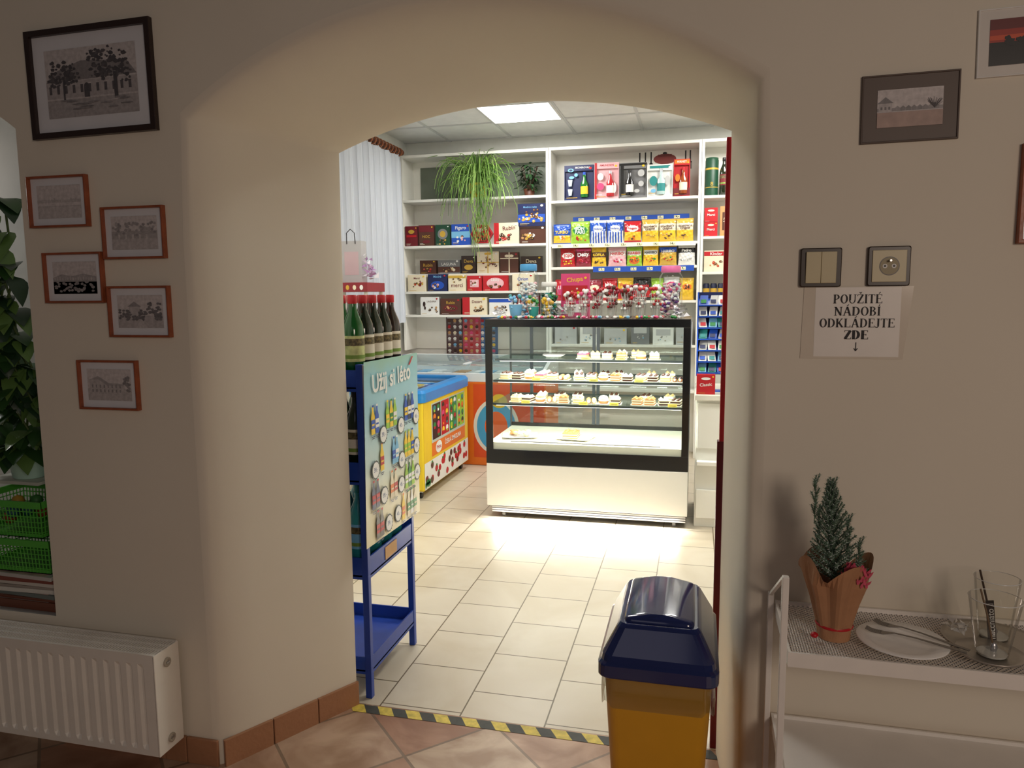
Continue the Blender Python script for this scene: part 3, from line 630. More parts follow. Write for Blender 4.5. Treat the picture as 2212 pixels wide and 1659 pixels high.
def bottle(x,y,z,kind,grp,lab):
    gm,cap,lc=kind; e=empty('bottle',(x,y,z),lab,'bottle',grp)
    b=MB(); b.lathe([(.033,0),(.0375,.004),(.0375,.19),(.034,.215),(.018,.255),(.0145,.27),(.014,.292)],gm,seg=22); b.obj('bottle_body',parent=e)
    b=MB(); b.lathe([(.0148,.286),(.0162,.288),(.0162,.312),(.014,.316)],cap,seg=14); b.obj('cap',parent=e)
    b=MB(); b.lathe([(.0380,.085),(.0380,.175)],lc,seg=22,cap0=False,cap1=False); b.lathe([(.0383,.095),(.0383,.108)],M((120,150,60),.5),seg=22,cap0=False,cap1=False); b.lathe([(.0383,.14),(.0383,.165)],M((110,96,60),.5,var=.4,scale=120),seg=22,cap0=False,cap1=False)
    b.obj('paper_label',parent=e)
gg=M((22,88,32),.1,coat=.5,var=.1); gdk=M((24,34,16),.1,coat=.5); gbr=M((40,26,18),.12,coat=.5); tl=M((50,150,156),.1,coat=.5,var=.1)
lbl1=M((200,204,140),.5,var=.15,scale=50); lbl2=M((220,212,194),.5)
for iy,yy in enumerate((2.425,2.508,2.591,2.674,2.757)):
    for ix,xx in enumerate((-1.167,-1.25,-1.335)):
        kd=(gg,RED,lbl1) if iy<1 or (iy<2 and ix) else ((gdk,RED,lbl2) if iy<4 else (gbr,RED,lbl2))
        bottle(xx,yy,1.137,kd,'bottles on top tray','green glass wine bottle with red cap' if iy<2 else 'dark glass wine bottle with pale label')
for iy,yy in enumerate((2.43,2.53,2.63,2.73)):
    for ix,xx in enumerate((-1.17,-1.27)):
        bottle(xx,yy,.807,(gg if ix else gdk,GRN if ix else BLK,lbl2),'bottles on middle tray','dark glass bottle standing on middle tray')
        bottle(xx,yy,.462,(tl,TEAL,LBLUE),'bottles on lower tray','teal plastic water bottle on lower tray')
m,nt,bs=base_mat('poster_print'); tc=nt.nodes.new('ShaderNodeTexCoord'); sp=nt.nodes.new('ShaderNodeSeparateXYZ'); mr=nt.nodes.new('ShaderNodeMapRange'); mr.inputs[1].default_value=-.33; mr.inputs[2].default_value=.33
rp=nt.nodes.new('ShaderNodeValToRGB'); els=rp.color_ramp.elements; els[0].color=lin((230,218,180)); els[1].color=lin((150,194,180))
for p_,c_ in ((.25,(230,224,194)),(.45,(200,222,220)),(.75,(160,206,222)),(.92,(146,198,208))): q=els.new(p_); q.color=lin(c_)
nz=nt.nodes.new('ShaderNodeTexNoise'); nz.inputs['Scale'].default_value=7; ad=nt.nodes.new('ShaderNodeMath'); ad.operation='MULTIPLY_ADD'; ad.inputs[1].default_value=.16; ad2=nt.nodes.new('ShaderNodeMath'); ad2.operation='SUBTRACT'; ad2.inputs[1].default_value=.08
nt.links.new(tc.outputs['Object'],sp.inputs[0]); nt.links.new(sp.outputs['Z'],mr.inputs[0]); nt.links.new(tc.outputs['Object'],nz.inputs['Vector']); nt.links.new(nz.outputs['Fac'],ad.inputs[0]); nt.links.new(mr.outputs[0],ad.inputs[2]); nt.links.new(ad.outputs[0],ad2.inputs[0]); nt.links.new(ad2.outputs[0],rp.inputs[0]); nt.links.new(rp.outputs[0],bs.inputs['Base Color']); bs.inputs['Roughness'].default_value=.4
pe=empty('poster',(-1.104,2.605,.893),'summer drinks advertising poster fixed on rack side','poster',rz=PI/2)
b=MB(); b.add([(-.262,0,-.325),(.25,-.004,-.335),(.262,-.002,.325),(-.24,0,.33)],[(0,1,2,3)],m); b.box(-.235,.235,.001,.0079,-.32,.32,M((200,200,200),.6)); sheet=b.obj('printed_sheet',parent=pe)
b=MB(); b.text('Užij si léto',-.005,.245,.36,WHT,-.006,h=.086,bold=.02,rot=.04); b.pol([(.155,.285),(.17,.285),(.205,.315),(.195,.318)],RED,-.0065)
def pbottle(b,x,z,h_,c,c2,y=-.006):
    w_=h_*.15; b.pol([(x-w_,z),(x+w_,z),(x+w_,z+h_*.6),(x+w_*.4,z+h_*.8),(x+w_*.4,z+h_),(x-w_*.4,z+h_),(x-w_*.4,z+h_*.8),(x-w_,z+h_*.6)],c,y); b.rect(x-w_,x+w_,z+h_*.2,z+h_*.5,c2,y-.0005); b.rect(x-w_*.45,x+w_*.45,z+h_*.93,z+h_,c2,y-.0005); b.rect(x-w_*.7,x+w_*.7,z+h_*.3,z+h_*.36,c,y-.0008)
def pcap(b,x,z,r,y=-.0068):
    n=32; b.pol([(x+r*(1 if i%2 else .88)*math.cos(2*PI*i/n),z+r*(1 if i%2 else .88)*math.sin(2*PI*i/n)) for i in range(n)],M((60,70,70),.5),y); b.ell(x,z,r*.8,r*.8,WHT,y-.0004); b.text('39,-' if x<0 else '45,-',x,z,r*.9,M((60,90,150),.5),y-.0008)
rows=[(.07,[(-.19,YEL,BLUE),(-.155,BLUE,WHT),(-.06,LIME,YEL),(-.025,YEL,GRN),(.01,LIME,WHT),(.12,BLUE,YEL),(.155,NAVY,WHT),(.19,BLUE,WHT)],[(-.105,.055),(.065,.06),(.225,.07)]),
      (-.075,[(-.12,YEL,RED),(-.01,LBLUE,BLUE),(.02,LBLUE,WHT),(.11,YEL,LIME),(.145,YEL,LIME),(.18,YEL,BLUE)],[(-.18,-.06),(.065,-.075),(.225,-.05)]),
      (-.20,[(-.2,NAVY,RED),(-.165,NAVY,RED),(-.035,CREAM,ORG),(.0,CREAM,RED),(.11,LIME,WHT),(.145,GRN,WHT),(.18,LIME,WHT)],[(-.11,-.17),(.055,-.17),(.225,-.16)]),
      (-.315,[(-.17,CHOC,RED),(-.135,CHOC,RED),(.07,YEL,ORG),(.125,CREAM,GRN),(.16,WHT,GRN),(.195,CREAM,GRN)],[(-.075,-.285),(.015,-.275)])]
for z_,bs_,caps in rows:
    for x_,c1,c2 in bs_:
        pbottle(b,x_,z_,.105,c1,c2)
        b.rect(x_-.014,x_+.014,z_-.010,z_-.007,NAVY,-.0058); b.rect(x_-.010,x_+.010,z_-.016,z_-.013,NAVY,-.0058)
    for x_,zz in caps: pcap(b,x_,zz,.036)
b.obj('print_graphics',parent=sheet)
# ================================================================ DISPLAY CASE
dx0,dx1,dy0,dy1=-1.305,-.030,4.60,5.28; DW=dx1-dx0; DD=dy1-dy0
e=empty('display_case',(dx0,dy0,0),'refrigerated glass pastry display case with white base','display case')
wp=M((236,234,226),.35,var=.005); bk=M((14,14,16),.25,coat=.3)
b=MB(); b.box(0,DW,0,DD,.085,.365,wp); b.obj('base_cabinet',parent=e,bev=.004)
b=MB(); b.box(.03,DW-.01,.03,DD-.03,.035,.085,M((70,70,72),.5)); 
for i in range(3): b.box(.03,DW-.01,.018,.03,.040+.014*i,.049+.014*i,SLV)
b.obj('vent_grille',parent=e)
for x_ in (.10,DW-.08):
    for y_ in (.07,DD-.1):
        b=MB(); b.loft([[(x_+xx,y_+.018*math.cos(2*PI*i/14),.019+.018*math.sin(2*PI*i/14)) for i in range(14)] for xx in (-.01,.01)],GRY); b.box(x_-.014,x_+.014,y_-.012,y_+.012,.03,.04,SLV); b.obj('caster_wheel',parent=e)
b=MB(); ZB,ZTOP=.366,1.296
b.box(0,DW,0,.012,ZB,ZB+.092,bk); b.box(0,DW,0,.012,ZTOP-.050,ZTOP,bk); b.box(0,.046,0,.012,ZB+.092,ZTOP-.050,bk); b.box(DW-.042,DW,0,.012,ZB+.092,ZTOP-.050,bk)
ff=b.obj('front_frame',parent=e,bev=.002)
b=MB(); b.box(0,DW,.012,DD,ZTOP-.022,ZTOP,bk); b.obj('top_panel',parent=e)
cg=thin_glass('case_glass',(243,248,246),.025,.3)
b=MB(); b.rect(.046,DW-.042,ZB+.092,ZTOP-.050,cg,.006); b.obj('front_glass',parent=ff)
for x_ in (.004,DW-.004):
    b=MB(); x1_=0 if x_<.1 else DW-.008; b.box(x1_,x1_+.008,.012,DD,ZB,ZB+.092,bk); b.box(x1_,x1_+.008,DD-.03,DD,ZB+.092,ZTOP-.022,M((80,84,88),.4)); sr=b.obj('side_rail',parent=e)
    b=MB(); b.quad((x_,.012,ZB+.092),(x_,DD-.03,ZB+.092),(x_,DD-.03,ZTOP-.03),(x_,.012,ZTOP-.03),cg); b.obj('side_glass',parent=sr)
b=MB(); b.box(.01,DW-.01,DD-.03,DD-.01,ZB,ZB+.16,bk)
for x_ in (.60,.63,.15): b.box(x_,x_+.02,DD-.03,DD-.01,ZB+.16,ZTOP-.022,M((70,76,84),.4))
b.rect(.01,DW-.01,ZB+.16,ZTOP-.022,thin_glass('sliding_door_glass',(212,220,218),.06,.3),DD-.012); b.obj('sliding_door',parent=e)
b=MB(); b.box(.012,DW-.012,.013,DD-.032,ZB+.09,.502,M((242,237,222),.4,var=.005)); b.box(.15,DW-.17,.05,.072,.502,.504,M((60,56,48),.5)); b.obj('deck',parent=e)
sgl=thin_glass('shelf_glass',(236,245,241),.05,.3)
shelves=[(1.030,.17),(.895,.12),(.750,.07)]
for si,(z_,yy) in enumerate(shelves):
    b=MB(); b.box(.02,DW-.02,yy,DD-.06,z_-.006,z_,sgl); b.box(.02,DW-.02,yy-.006,yy,z_-.012,z_+.002,M((84,92,94),.3,.3)); b.box(.02,DW-.02,DD-.06,DD-.05,z_-.014,z_,M((60,64,68),.4))
    gs=b.obj('glass_shelf',parent=e)
    b=MB(); b.box(.05,DW-.05,yy+.006,yy+.018,z_-.016,z_-.008,em2); b.obj('light_strip',parent=gs)
    area('shelf_lamp',(dx0+DW/2,dy0+yy+.03,z_-.02),DW-.1,(3.4,3.4,8.5)[si],(1,.95,.84),(math.radians(15),0,0),.03)
b=MB(); b.box(.05,DW-.05,.03,.05,ZTOP-.04,ZTOP-.023,em2); b.obj('light_strip',parent=e)
area('case_lamp',(dx0+DW/2,dy0+.06,ZTOP-.05),DW-.1,8.0,(1,.96,.86),(math.radians(25),0,0),.04)
area('base_fill',(dx0+DW/2,dy0-.0,.080),DW-.1,9.0,(1,.96,.87),(math.radians(-32),0,0),.02)  # added fill for the bright floor band before the case, no real fixture
spg=M((236,204,140),.8); crm=M((244,234,206),.6); crg=M((200,142,86),.7); chs=M((74,42,28),.4); pkc=M((220,100,140),.5); wtr=M((244,241,234),.6); jam=M((150,30,34),.3,coat=.4)
def cake(kind,x,y,z,s_=1.0):
    lab={'slice':'layered sponge cake slice with cream topping','choc':'dark chocolate cake slice with cream rosettes','roll':'cream filled pastry roll dusted with sugar','puff':'golden choux puff filled with white cream','pink':'cake slice with pink icing','tan':'golden crumb topped honey cake slice','fruit':'cream tart topped with red fruit','eclair':'long chocolate glazed eclair with cream'}[kind]
    nm={'roll':'pastry_roll','puff':'cream_puff','fruit':'fruit_tart','eclair':'eclair'}.get(kind,'cake_slice')
    e=empty(nm,(x,y,z),lab,'pastry','pastries in display case',rz=random.uniform(-.2,.2))
    b=MB(); w,d=.060*s_,.09*s_
    b.prism([(-w/2-.006,-d/2-.006),(w/2+.006,-d/2-.006),(w/2+.006,d/2+.006),(-w/2-.006,d/2+.006)],'z',0,.002,wtr)
    for a in (-1,1): b.box(a*(w/2+.006)-.001,a*(w/2+.006)+.001,-d/2-.006,d/2+.006,.0,.007,wtr)
    b.obj('paper_tray',parent=e)
    b=MB()
    if kind in('slice','pink','choc','tan'):
        L_={'slice':[(spg,.009),(crm,.008),(spg,.007),(wtr,.012)],'pink':[(spg,.010),(crm,.006),(spg,.009),(pkc,.008)],'choc':[(chs,.010),(crm,.007),(chs,.009),(crm,.006)],'tan':[(crg,.008),(crm,.007),(crg,.008),(crm,.007),(crg,.007)]}[kind]
        zz=.0025
        for m_,h_ in L_:
            q=random.uniform(-.001,.001); b.loft([[(px+q,py+q,zz+t) for px,py in rrect(w,d,.004,2)] for t in (0,h_)],m_,True,True,False); zz+=h_
        tm={'slice':random.choice((wtr,spg,chs)),'pink':crm,'choc':random.choice((chs,wtr)),'tan':random.choice((crg,spg))}[kind]
        for i in range(3):
            for j in range(2): b.lathe([(.010,0),(.011,.003),(.006,.008),(0.0003,.013)],tm,(-w*.25+j*w*.5,-d*.33+i*d*.33,zz),10)
    elif kind=='fruit':
        b.lathe([(.026,.0025),(.033,.018),(.030,.019)],crg,seg=16); b.lathe([(.030,.018),(.028,.026),(.001,.03)],crm,seg=16)
        for i in range(6): b.ball((.016*math.cos(i*1.05),.016*math.sin(i*1.05),.031),.008,jam,8)
    elif kind=='eclair':
        for k_ in (-.017,.017):
            b.loft([[(k_*s_+r_*math.cos(2*PI*i/14),yy,.016+r_*.9*math.sin(2*PI*i/14)) for i in range(14)] for r_,yy in ((.006,-d/2),(.0145,-d/2+.008),(.0145,d/2-.008),(.006,d/2))],crg)
            b.loft([[(k_*s_+r_*math.cos(PI*i/8),yy,.018+r_*math.sin(PI*i/8)) for i in range(9)] for r_,yy in ((.006,-d/2+.002),(.0152,-d/2+.01),(.0152,d/2-.01),(.006,d/2-.002))],CHOC)
            b.ball((k_*s_,-d/2+.004,.016),.009,wtr,8,1,.7,1)
    elif kind=='roll':
        for k_ in (-.017,.017):
            b.loft([[(k_*s_+r_*math.cos(2*PI*i/14),yy,.018+r_*math.sin(2*PI*i/14)) for i in range(14)] for r_,yy in ((.008,-d/2),(.0155,-d/2+.004),(.0155,d/2-.004),(.008,d/2))],crg if k_<0 else spg)
            b.ball((k_*s_,-d/2,.018),.011,wtr,10,1,.7,1)
    else:
        b.lathe([(.026,.0025),(.031,.01),(.030,.018)],crg,seg=16); b.lathe([(.030,.018),(.033,.022),(.032,.029),(.027,.033)],wtr,seg=16); b.lathe([(.031,.033),(.030,.040),(.020,.050),(.0005,.054)],wtr if random.random()<.6 else spg,seg=16)
    b.obj('pastry_body',parent=e)
def cx_(u): return -1.191+.0030*(u-1102)
T=[(1262,'pink'),(1288,'slice'),(1314,'slice'),(1344,'tan'),(1386,'puff'),(1414,'slice')]
for u,k in T: cake(k,cx_(u),4.60+.26,1.031)
for u,k in ((1335,'slice'),(1365,'slice')): cake(k,cx_(u)+.02,4.60+.40,1.031)
for u,k in ((1094,'slice'),(1120,'choc'),(1146,'puff'),(1171,'pink'),(1197,'slice'),(1223,'roll'),(1256,'slice'),(1282,'slice'),(1308,'puff'),(1334,'tan'),(1360,'choc'),(1388,'slice'),(1413,'choc'),(1439,'slice'),(1464,'eclair')): cake(k,cx_(u),4.60+.20+random.uniform(0,.015),.896)
for u in (1130,1165,1240,1270,1300,1330,1400,1440): cake(random.choice(['slice','choc','slice','roll']),cx_(u)+.02,4.60+.36,.896)
for u,k in ((1120,'slice'),(1146,'choc'),(1172,'puff'),(1198,'roll'),(1224,'tan'),(1256,'slice'),(1284,'roll'),(1310,'puff'),(1336,'choc'),(1382,'tan'),(1408,'tan'),(1436,'choc'),(1462,'choc')): cake(k,cx_(u),4.60+.16+random.uniform(0,.015),.751,1.0)
for u in (1160,1200,1240,1320,1390,1440): cake(random.choice(['tan','slice','slice']),cx_(u)+.02,4.60+.32,.751)
def sqplate(x,y,z,rz,lab,w=.2):
    b=MB(); b.loft([[(px,py,zz) for px,py in rrect(a,a*.8,.02)] for a,zz in ((w*.7,0),(w*.72,.004),(w,.014),(w*.98,.016),(w*.7,.006))],por,True,True); b.obj('square_plate',(x,y,z),label=lab,cat='plate',group='plates in display case',rz=rz)
sqplate(-1.13,4.82,.503,.25,'white square plate with leftover pastry pieces',.24); sqplate(-.76,4.82,.503,-.15,'white square plate holding cream cake slice',.24); sqplate(-.93,4.98,1.031,.1,'white square plate on upper glass shelf',.15)
b=MB()
for i in range(18): b.ball((random.uniform(-.07,.06),random.uniform(-.04,.04),.012+.012*(i%2)),.015,(crm,spg,crg)[i%3],8,1.3,1,.8)
b.obj('pastry_pieces',(-1.13,4.82,.513),label='small pale pastry pieces on white plate',cat='pastry',kind='stuff')
cake('tan',-.785,4.82,.511,1.6)
for u,zz,yy in ((1270,1.031,.185),(1345,1.031,.185),(1165,.896,.135),(1290,.896,.135),(1385,.896,.135),(1145,.751,.085),(1270,.751,.085),(1335,.751,.085),(1455,.751,.085)):
    b=MB(); b.add([(-.028,0,0),(.028,0,0),(.028,.008,.018),(-.028,.008,.018)],[(0,1,2,3)],M((236,214,90),.5)); b.add([(-.028,.018,0),(.028,.018,0),(.028,.008,.018),(-.028,.008,.018)],[(0,1,2,3)],WHT); b.rect(-.02,.02,.006,.008,BLK,.0015)
    b.obj('price_card',(cx_(u),4.60+yy,zz),label='small yellow folded price card on glass shelf',cat='price card',group='price cards')
# ================================================================ PRODUCT HELPERS
def art(b,w,h,d,yf):
    k=0
    for it in d:
        k+=1; y=yf-.0006*k
        if it[0]=='r': _,fx,fz,fw,fh,c=it; b.rect((fx-.5-fw/2)*w,(fx-.5+fw/2)*w,(fz-fh/2)*h,(fz+fh/2)*h,CM[c],y)
        elif it[0]=='e': _,fx,fz,fw,fh,c=it; b.ell((fx-.5)*w,fz*h,fw*w/2,fh*h/2,CM[c],y)
        elif it[0]=='t': _,t,fx,fz,fw,c=it[:6]; b.text(t,(fx-.5)*w,fz*h,fw*w*.82,CM[c],y,bold=.01,rot=it[6] if len(it)>6 else 0)
        elif it[0]=='o': 
            _,fx,fz,s_,c=it
            for i in range(9):
                X=(fx-.5)*w+random.uniform(-.24,.24)*w; Zz=fz*h+random.uniform(-.13,.13)*h; r_=.04*s_*random.uniform(.7,1.3)
                b.blob(X,Zz,r_*w,r_*w*.9,CM[random.choice(c)],y-.00008*i,12,.15); b.ell(X-r_*w*.2,Zz+r_*w*.2,r_*w*.35,r_*w*.3,CM[random.choice('TCG')],y-.00008*i-.00004,8)
    y=yf-.0006*(k+2)
    for i in range(random.choice((1,2))):
        fw=random.uniform(.2,.4); b.rect(-.42*w,(-.42+fw)*w,(.06+.05*i)*h,(.075+.05*i)*h,CM[random.choice('WCG')],y)
    b.ell(.38*w,.9*h,.05*w,.04*w,CM[random.choice('RWY')],y)
def pbox(x,y,z,w,h,dp,c,d,label,group,name='chocolate_box',cat='chocolate box',rz=0):
    b=MB(); b.box(-w/2,w/2,0,dp,0,h,CM[c]); 
    e2=.004; b.box(-w/2+e2,w/2-e2,-.0008,0,e2,h-e2,CM[c]); art(b,w,h,d,-.0012)
    return b.obj(name,(x,y,z+.0006),label=label,cat=cat,group=group,rz=rz)
def bag(x,y,z,w,h,c,d,label,group,rz=0,dp=.035,c2=None):
    b=MB(); nx,nz=24,30; sd=random.random()*9
    def dep(X,Z):
        fx=max(0,min(1,X/w+.5)); fz=max(0,min(1,Z/h))
        if fz<.06 or fz>.92: return .001
        t=(fz-.06)/.86; return dp*(math.sin(PI*fx)**.55 if 0<fx<1 else 0)*(math.sin(PI*t)**.5)*(1-.25*t)+.001
    vs=[]
    for j in range(nz+1):
        for i in range(nx+1):
            X=(i/nx-.5)*w; Z=j/nz*h; wr=(.0018*math.sin(i*1.1+j*.7+sd)+.0014*math.sin(i*.5-j*1.1+sd*2))*(1 if 2<j<nz-2 else 0)
            ed=abs(i/nx-.5)*2; wr+=.002*math.sin(j*1.6+sd)*(ed**3)*(1 if 1<j<nz-1 else 0)
            zz=Z+(.003*(i%2) if j in(0,nz) else 0); vs.append((X*(1-.05*math.sin(PI*j/nz)+.01*math.sin(j*.8+sd)),-dep(X,Z)+wr,zz))
    groups={}
    for j in range(nz):
        for i in range(nx):
            fx=(i+.5)/nx; fz=(j+.5)/nz; col=c
            if c2 and fz>.9: col=c2
            for it in d:
                if it[0]=='r' and abs(fx-it[1])<it[3]/2 and abs(fz-it[2])<it[4]/2: col=it[5]
                elif it[0]=='e' and ((fx-it[1])/(it[3]/2))**2+((fz-it[2])/(it[4]/2))**2<1: col=it[5]
                elif it[0]=='s' and int(fx*it[1])%2==0 and fz<it[3]: col=it[2]
            groups.setdefault(col,[]).append((j*(nx+1)+i,j*(nx+1)+i+1,(j+1)*(nx+1)+i+1,(j+1)*(nx+1)+i))
    for col,ff in groups.items():
        used=sorted({q for f in ff for q in f}); mp={q:i for i,q in enumerate(used)}
        b.add([vs[q] for q in used],[tuple(mp[q] for q in f) for f in ff],BG_M(col),True)
    b.add([(v[0],.004-v[1]*.4,v[2]) for v in vs],[(j*(nx+1)+i,(j+1)*(nx+1)+i,(j+1)*(nx+1)+i+1,j*(nx+1)+i+1) for j in range(nz) for i in range(nx)],CM[c],True)
    for it in d:
        if it[0]=='t': b.text(it[1],(it[2]-.5)*w,it[3]*h,it[4]*w*.92,CM[it[5]],0,bold=.025,rot=it[6] if len(it)>6 else 0,ymap=lambda X,Z:-dep(X,Z)-.005)
        elif it[0]=='o':
            for i in range(9):
                X=(it[1]-.5)*w+random.uniform(-.28,.28)*w; Z=it[2]*h+random.uniform(-.1,.1)*h; b.ball((X,-dep(X,Z),Z),.05*w*it[3]*random.uniform(.6,1.2),CM[random.choice(it[4])],8,1,.4,.8)
    return b.obj('candy_bag',(x,y,z+.0006),label=label,cat='candy bag',group=group,rz=rz)
_cols=dict(W=(236,235,231),C=(236,224,196),G=(210,170,66),R=(190,24,36),D=(146,22,46),K=(24,24,26),N=(26,36,84),B=(30,80,184),b=(120,184,224),g=(42,134,62),d=(20,68,46),Y=(238,194,50),O=(230,118,34),P=(218,70,124),p=(236,184,190),n=(86,48,34),T=(196,148,96),a=(126,126,128),A=(194,194,194),t=(44,138,138),U=(108,62,144),L=(154,200,56),c=(50,28,20),S=(200,200,205))
def BG_M(c): return M(_cols[c],.28,coat=.3,name='foil_film_'+c)
# ================================================================ SHELVING
sw=M((238,236,228),.45,var=.008); SY0,SY1=6.70,6.985
def unit(x0,x1,levels,zbot,label):
    e=empty('shelving_unit',(x0,SY0,0),label,'shelving unit','wall shelving units'); Wd=x1-x0; D=SY1-SY0
    for xx in (0,Wd-.022): b=MB(); b.box(xx,xx+.022,0,D,zbot,2.735,sw); b.obj('side_panel',parent=e,bev=.001)
    b=MB(); b.box(.0225,Wd-.0225,0,D,2.71,2.735,sw); b.obj('top_panel',parent=e,bev=.001)
    for z_,ys in levels: b=MB(); b.box(.0225,Wd-.0225,ys,D-.006,z_-.022,z_,sw); b.obj('shelf_board',parent=e,bev=.001)
    b=MB(); b.box(.0225,Wd-.0225,D-.005,D,zbot,2.71,sw); b.obj('back_panel',parent=e); return e
u1=unit(-2.70,-1.30,[(2.33,0),(1.907,0),(1.65,.10),(1.485,0),(1.267,0)],.93,'white wall shelving filled with chocolate boxes')
u2=unit(-1.297,.018,[(2.273,0),(1.894,0),(1.69,0),(1.39,0),(1.0,0),(.6,0)],.0,'white wall shelving filled with bagged sweets')
u3=unit(.021,.80,[(2.27,0),(1.93,0),(1.63,0),(1.42,0),(1.0,0),(.6,0)],.0,'white wall shelving with bottles and small boxes')
b=MB(); b.box(.10,1.37,.27,.278,2.335,2.66,M((112,120,106),.5,var=.1,scale=4)) ; b.obj('back_lining',parent=u1)
for z_,x0_,x1_,y_,hz in ((2.115,.20,1.22,.12,.022),(1.665,.40,1.27,-.003,.024),(1.876,.03,1.28,-.003,.018)):
    b=MB(); b.box(x0_,x1_,y_,y_+.002,z_-hz,z_+hz,BLUE if z_!=1.876 else sw)
    n=int((x1_-x0_)/.14)
    for i in range(n):
        xx=x0_+.05+i*.14; b.box(xx,xx+.05,y_-.001,y_,z_-.014,z_+.012,M((244,240,200),.5)); b.text(random.choice(['12,-','13,-','14,-','25,-']),xx+.025,z_,.035,BLK,y_-.0016,bold=.02)
    if z_>2: b.box(x0_,x1_,y_+.002,y_+.16,z_-.022,z_-.018,BLUE)
    b.obj('price_rail',parent=u2)
b=MB()
for fx in (-.52,-.47,-.42,-.12,-.08):
    b.rect(fx-.006,fx+.006,2.60,2.70,BLK,0)
    for q in (-.012,-.004,.004,.012): b.rect(fx+q-.002,fx+q+.002,2.54,2.60,BLK,0)
    b.rect(fx-.014,fx+.014,2.595,2.605,BLK,0)
b.ell(-.30,2.635,.10,.045,M((132,52,48),.5),0); b.rect(-.36,-.24,2.655,2.675,M((110,40,38),.5),-.0004); b.ell(-.30,2.685,.02,.01,BLK,-.0004)
b.obj('wall_sticker',(0,6.9785,0),label='black fork and red pot decor decal on shelf back',cat='decal')
G1='chocolate boxes on wall shelving'
Yb=6.715
def CB(x,z,w,h,c,d,lab,y=Yb,dp=.05,**k): pbox(x,y,z,w,h,dp,c,d,lab,G1,rz=random.uniform(-.04,.04),**k)
CB(-2.608,1.907,.12,.185,'D',[('r',.5,.5,.8,.1,'R'),('e',.5,.72,.5,.2,'G')],'dark red chocolate box with gold emblem')
CB(-2.461,1.907,.15,.19,'n',[('r',.5,.82,1,.3,'D'),('t','NOC',.5,.45,.6,'G'),('e',.5,.2,.5,.16,'D')],'brown and red chocolate box')
CB(-2.30,1.907,.14,.19,'d',[('e',.5,.55,.7,.5,'a'),('e',.5,.55,.4,.3,'G'),('o',.5,.2,1.4,'Gn')],'dark green chocolate box with gold motif')
CB(-2.125,1.907,.18,.19,'B',[('r',.5,.5,1,.3,'b'),('o',.5,.3,1.5,'nWp'),('t','Figaro',.5,.8,.7,'W')],'blue chocolate box with pralines pictured')
b=MB(); hx=[(.105*math.cos(PI/3*i),.095+.105*.9*math.sin(PI/3*i)) for i in range(6)]
b.prism(hx,'y',0,.045,RED); b.pol([(a*.9,.095+(c_-.095)*.9) for a,c_ in hx],DRED,-.001); b.pol([(a*.8,.095+(c_-.095)*.8) for a,c_ in hx],RED,-.0016)
b.text('Figaro',0,.135,.11,WHT,-.0024,bold=.015,rot=.15)
for i in range(9): b.blob(random.uniform(-.05,.05),.07+random.uniform(-.025,.025),.014,.012,CM[random.choice('nWOc')],-.002-.0001*i,12,.2)
b.obj('chocolate_box',(-1.925,6.715,1.9086),label='red hexagonal chocolate box standing on edge',cat='chocolate box',group=G1)
CB(-1.69,1.907,.235,.19,'C',[('r',.1,.5,.2,1,'R'),('t','Rubín',.6,.75,.6,'D',.08),('o',.55,.35,1.6,'nRc'),('o',.4,.3,1.4,'nRc')],'cream chocolate box with red edge')
CB(-1.445,1.907,.235,.15,'n',[('o',.5,.5,1.5,'TWc'),('o',.3,.4,1.5,'TGc'),('r',.5,.92,1,.12,'c')],'brown chocolate box showing pralines')
CB(-1.457,2.0585,.25,.20,'N',[('t','Modré z nebe',.45,.85,.6,'b'),('r',.5,.35,1,.35,'B'),('o',.3,.3,1.3,'nWG'),('o',.7,.35,1.3,'nWG'),('o',.5,.6,1.3,'nWG')],'dark blue chocolate box stacked on another')
CB(-2.50,1.65,.165,.13,'n',[('t','Rubín',.5,.65,.7,'G'),('o',.5,.3,1.4,'RGc')],'brown chocolate box with gold script',y=6.85)
CB(-2.29,1.65,.22,.13,'a',[('t','LAGUNA',.5,.7,.8,'W'),('r',.5,.3,1,.4,'n'),('o',.5,.3,1.5,'TcC')],'grey brown chocolate box with white lettering',y=6.85)
CB(-2.095,1.65,.14,.165,'c',[('t','Deva',.5,.7,.75,'G'),('e',.5,.35,.6,.3,'G')],'dark chocolate box with gold script',y=6.85)
CB(-1.905,1.65,.21,.20,'C',[('o',.35,.6,1.2,'Dn'),('o',.65,.35,1.2,'Dn'),('r',.5,.5,.04,1,'G'),('r',.5,.5,1,.04,'G'),('e',.42,.9,.16,.1,'G'),('e',.58,.9,.16,.1,'G')],'cream gift chocolate box with gold ribbon',y=6.85)
CB(-1.70,1.65,.175,.19,'n',[('r',.5,.5,.06,1,'C'),('r',.5,.7,1,.05,'C'),('e',.38,.82,.25,.14,'C'),('e',.62,.82,.25,.14,'C')],'brown chocolate box with cream ribbon bow',y=6.85)
CB(-1.49,1.65,.2,.15,'c',[('t','Deva',.5,.7,.6,'C'),('o',.5,.3,1.3,'GT')],'dark brown praline box',y=6.85)
CB(-2.565,1.485,.18,.155,'C',[('t','Merci',.5,.8,.4,'D'),('o',.5,.4,1.5,'ncR'),('o',.7,.5,1.5,'ncG')],'cream chocolate box with praline picture')
CB(-2.36,1.485,.19,.16,'N',[('t','Modré',.5,.85,.5,'b'),('e',.5,.35,.7,.5,'B'),('o',.5,.35,1.5,'nWp')],'dark blue chocolate box with praline picture')
CB(-2.168,1.485,.17,.155,'C',[('t','merci',.5,.35,.8,'D'),('r',.5,.85,1,.16,'G'),('o',.5,.65,1.2,'ncG')],'cream and gold chocolate gift box')
CB(-2.0,1.485,.14,.14,'R',[('r',.5,.5,.6,.5,'p'),('o',.5,.5,1.5,'nDW')],'red chocolate box with pale window')
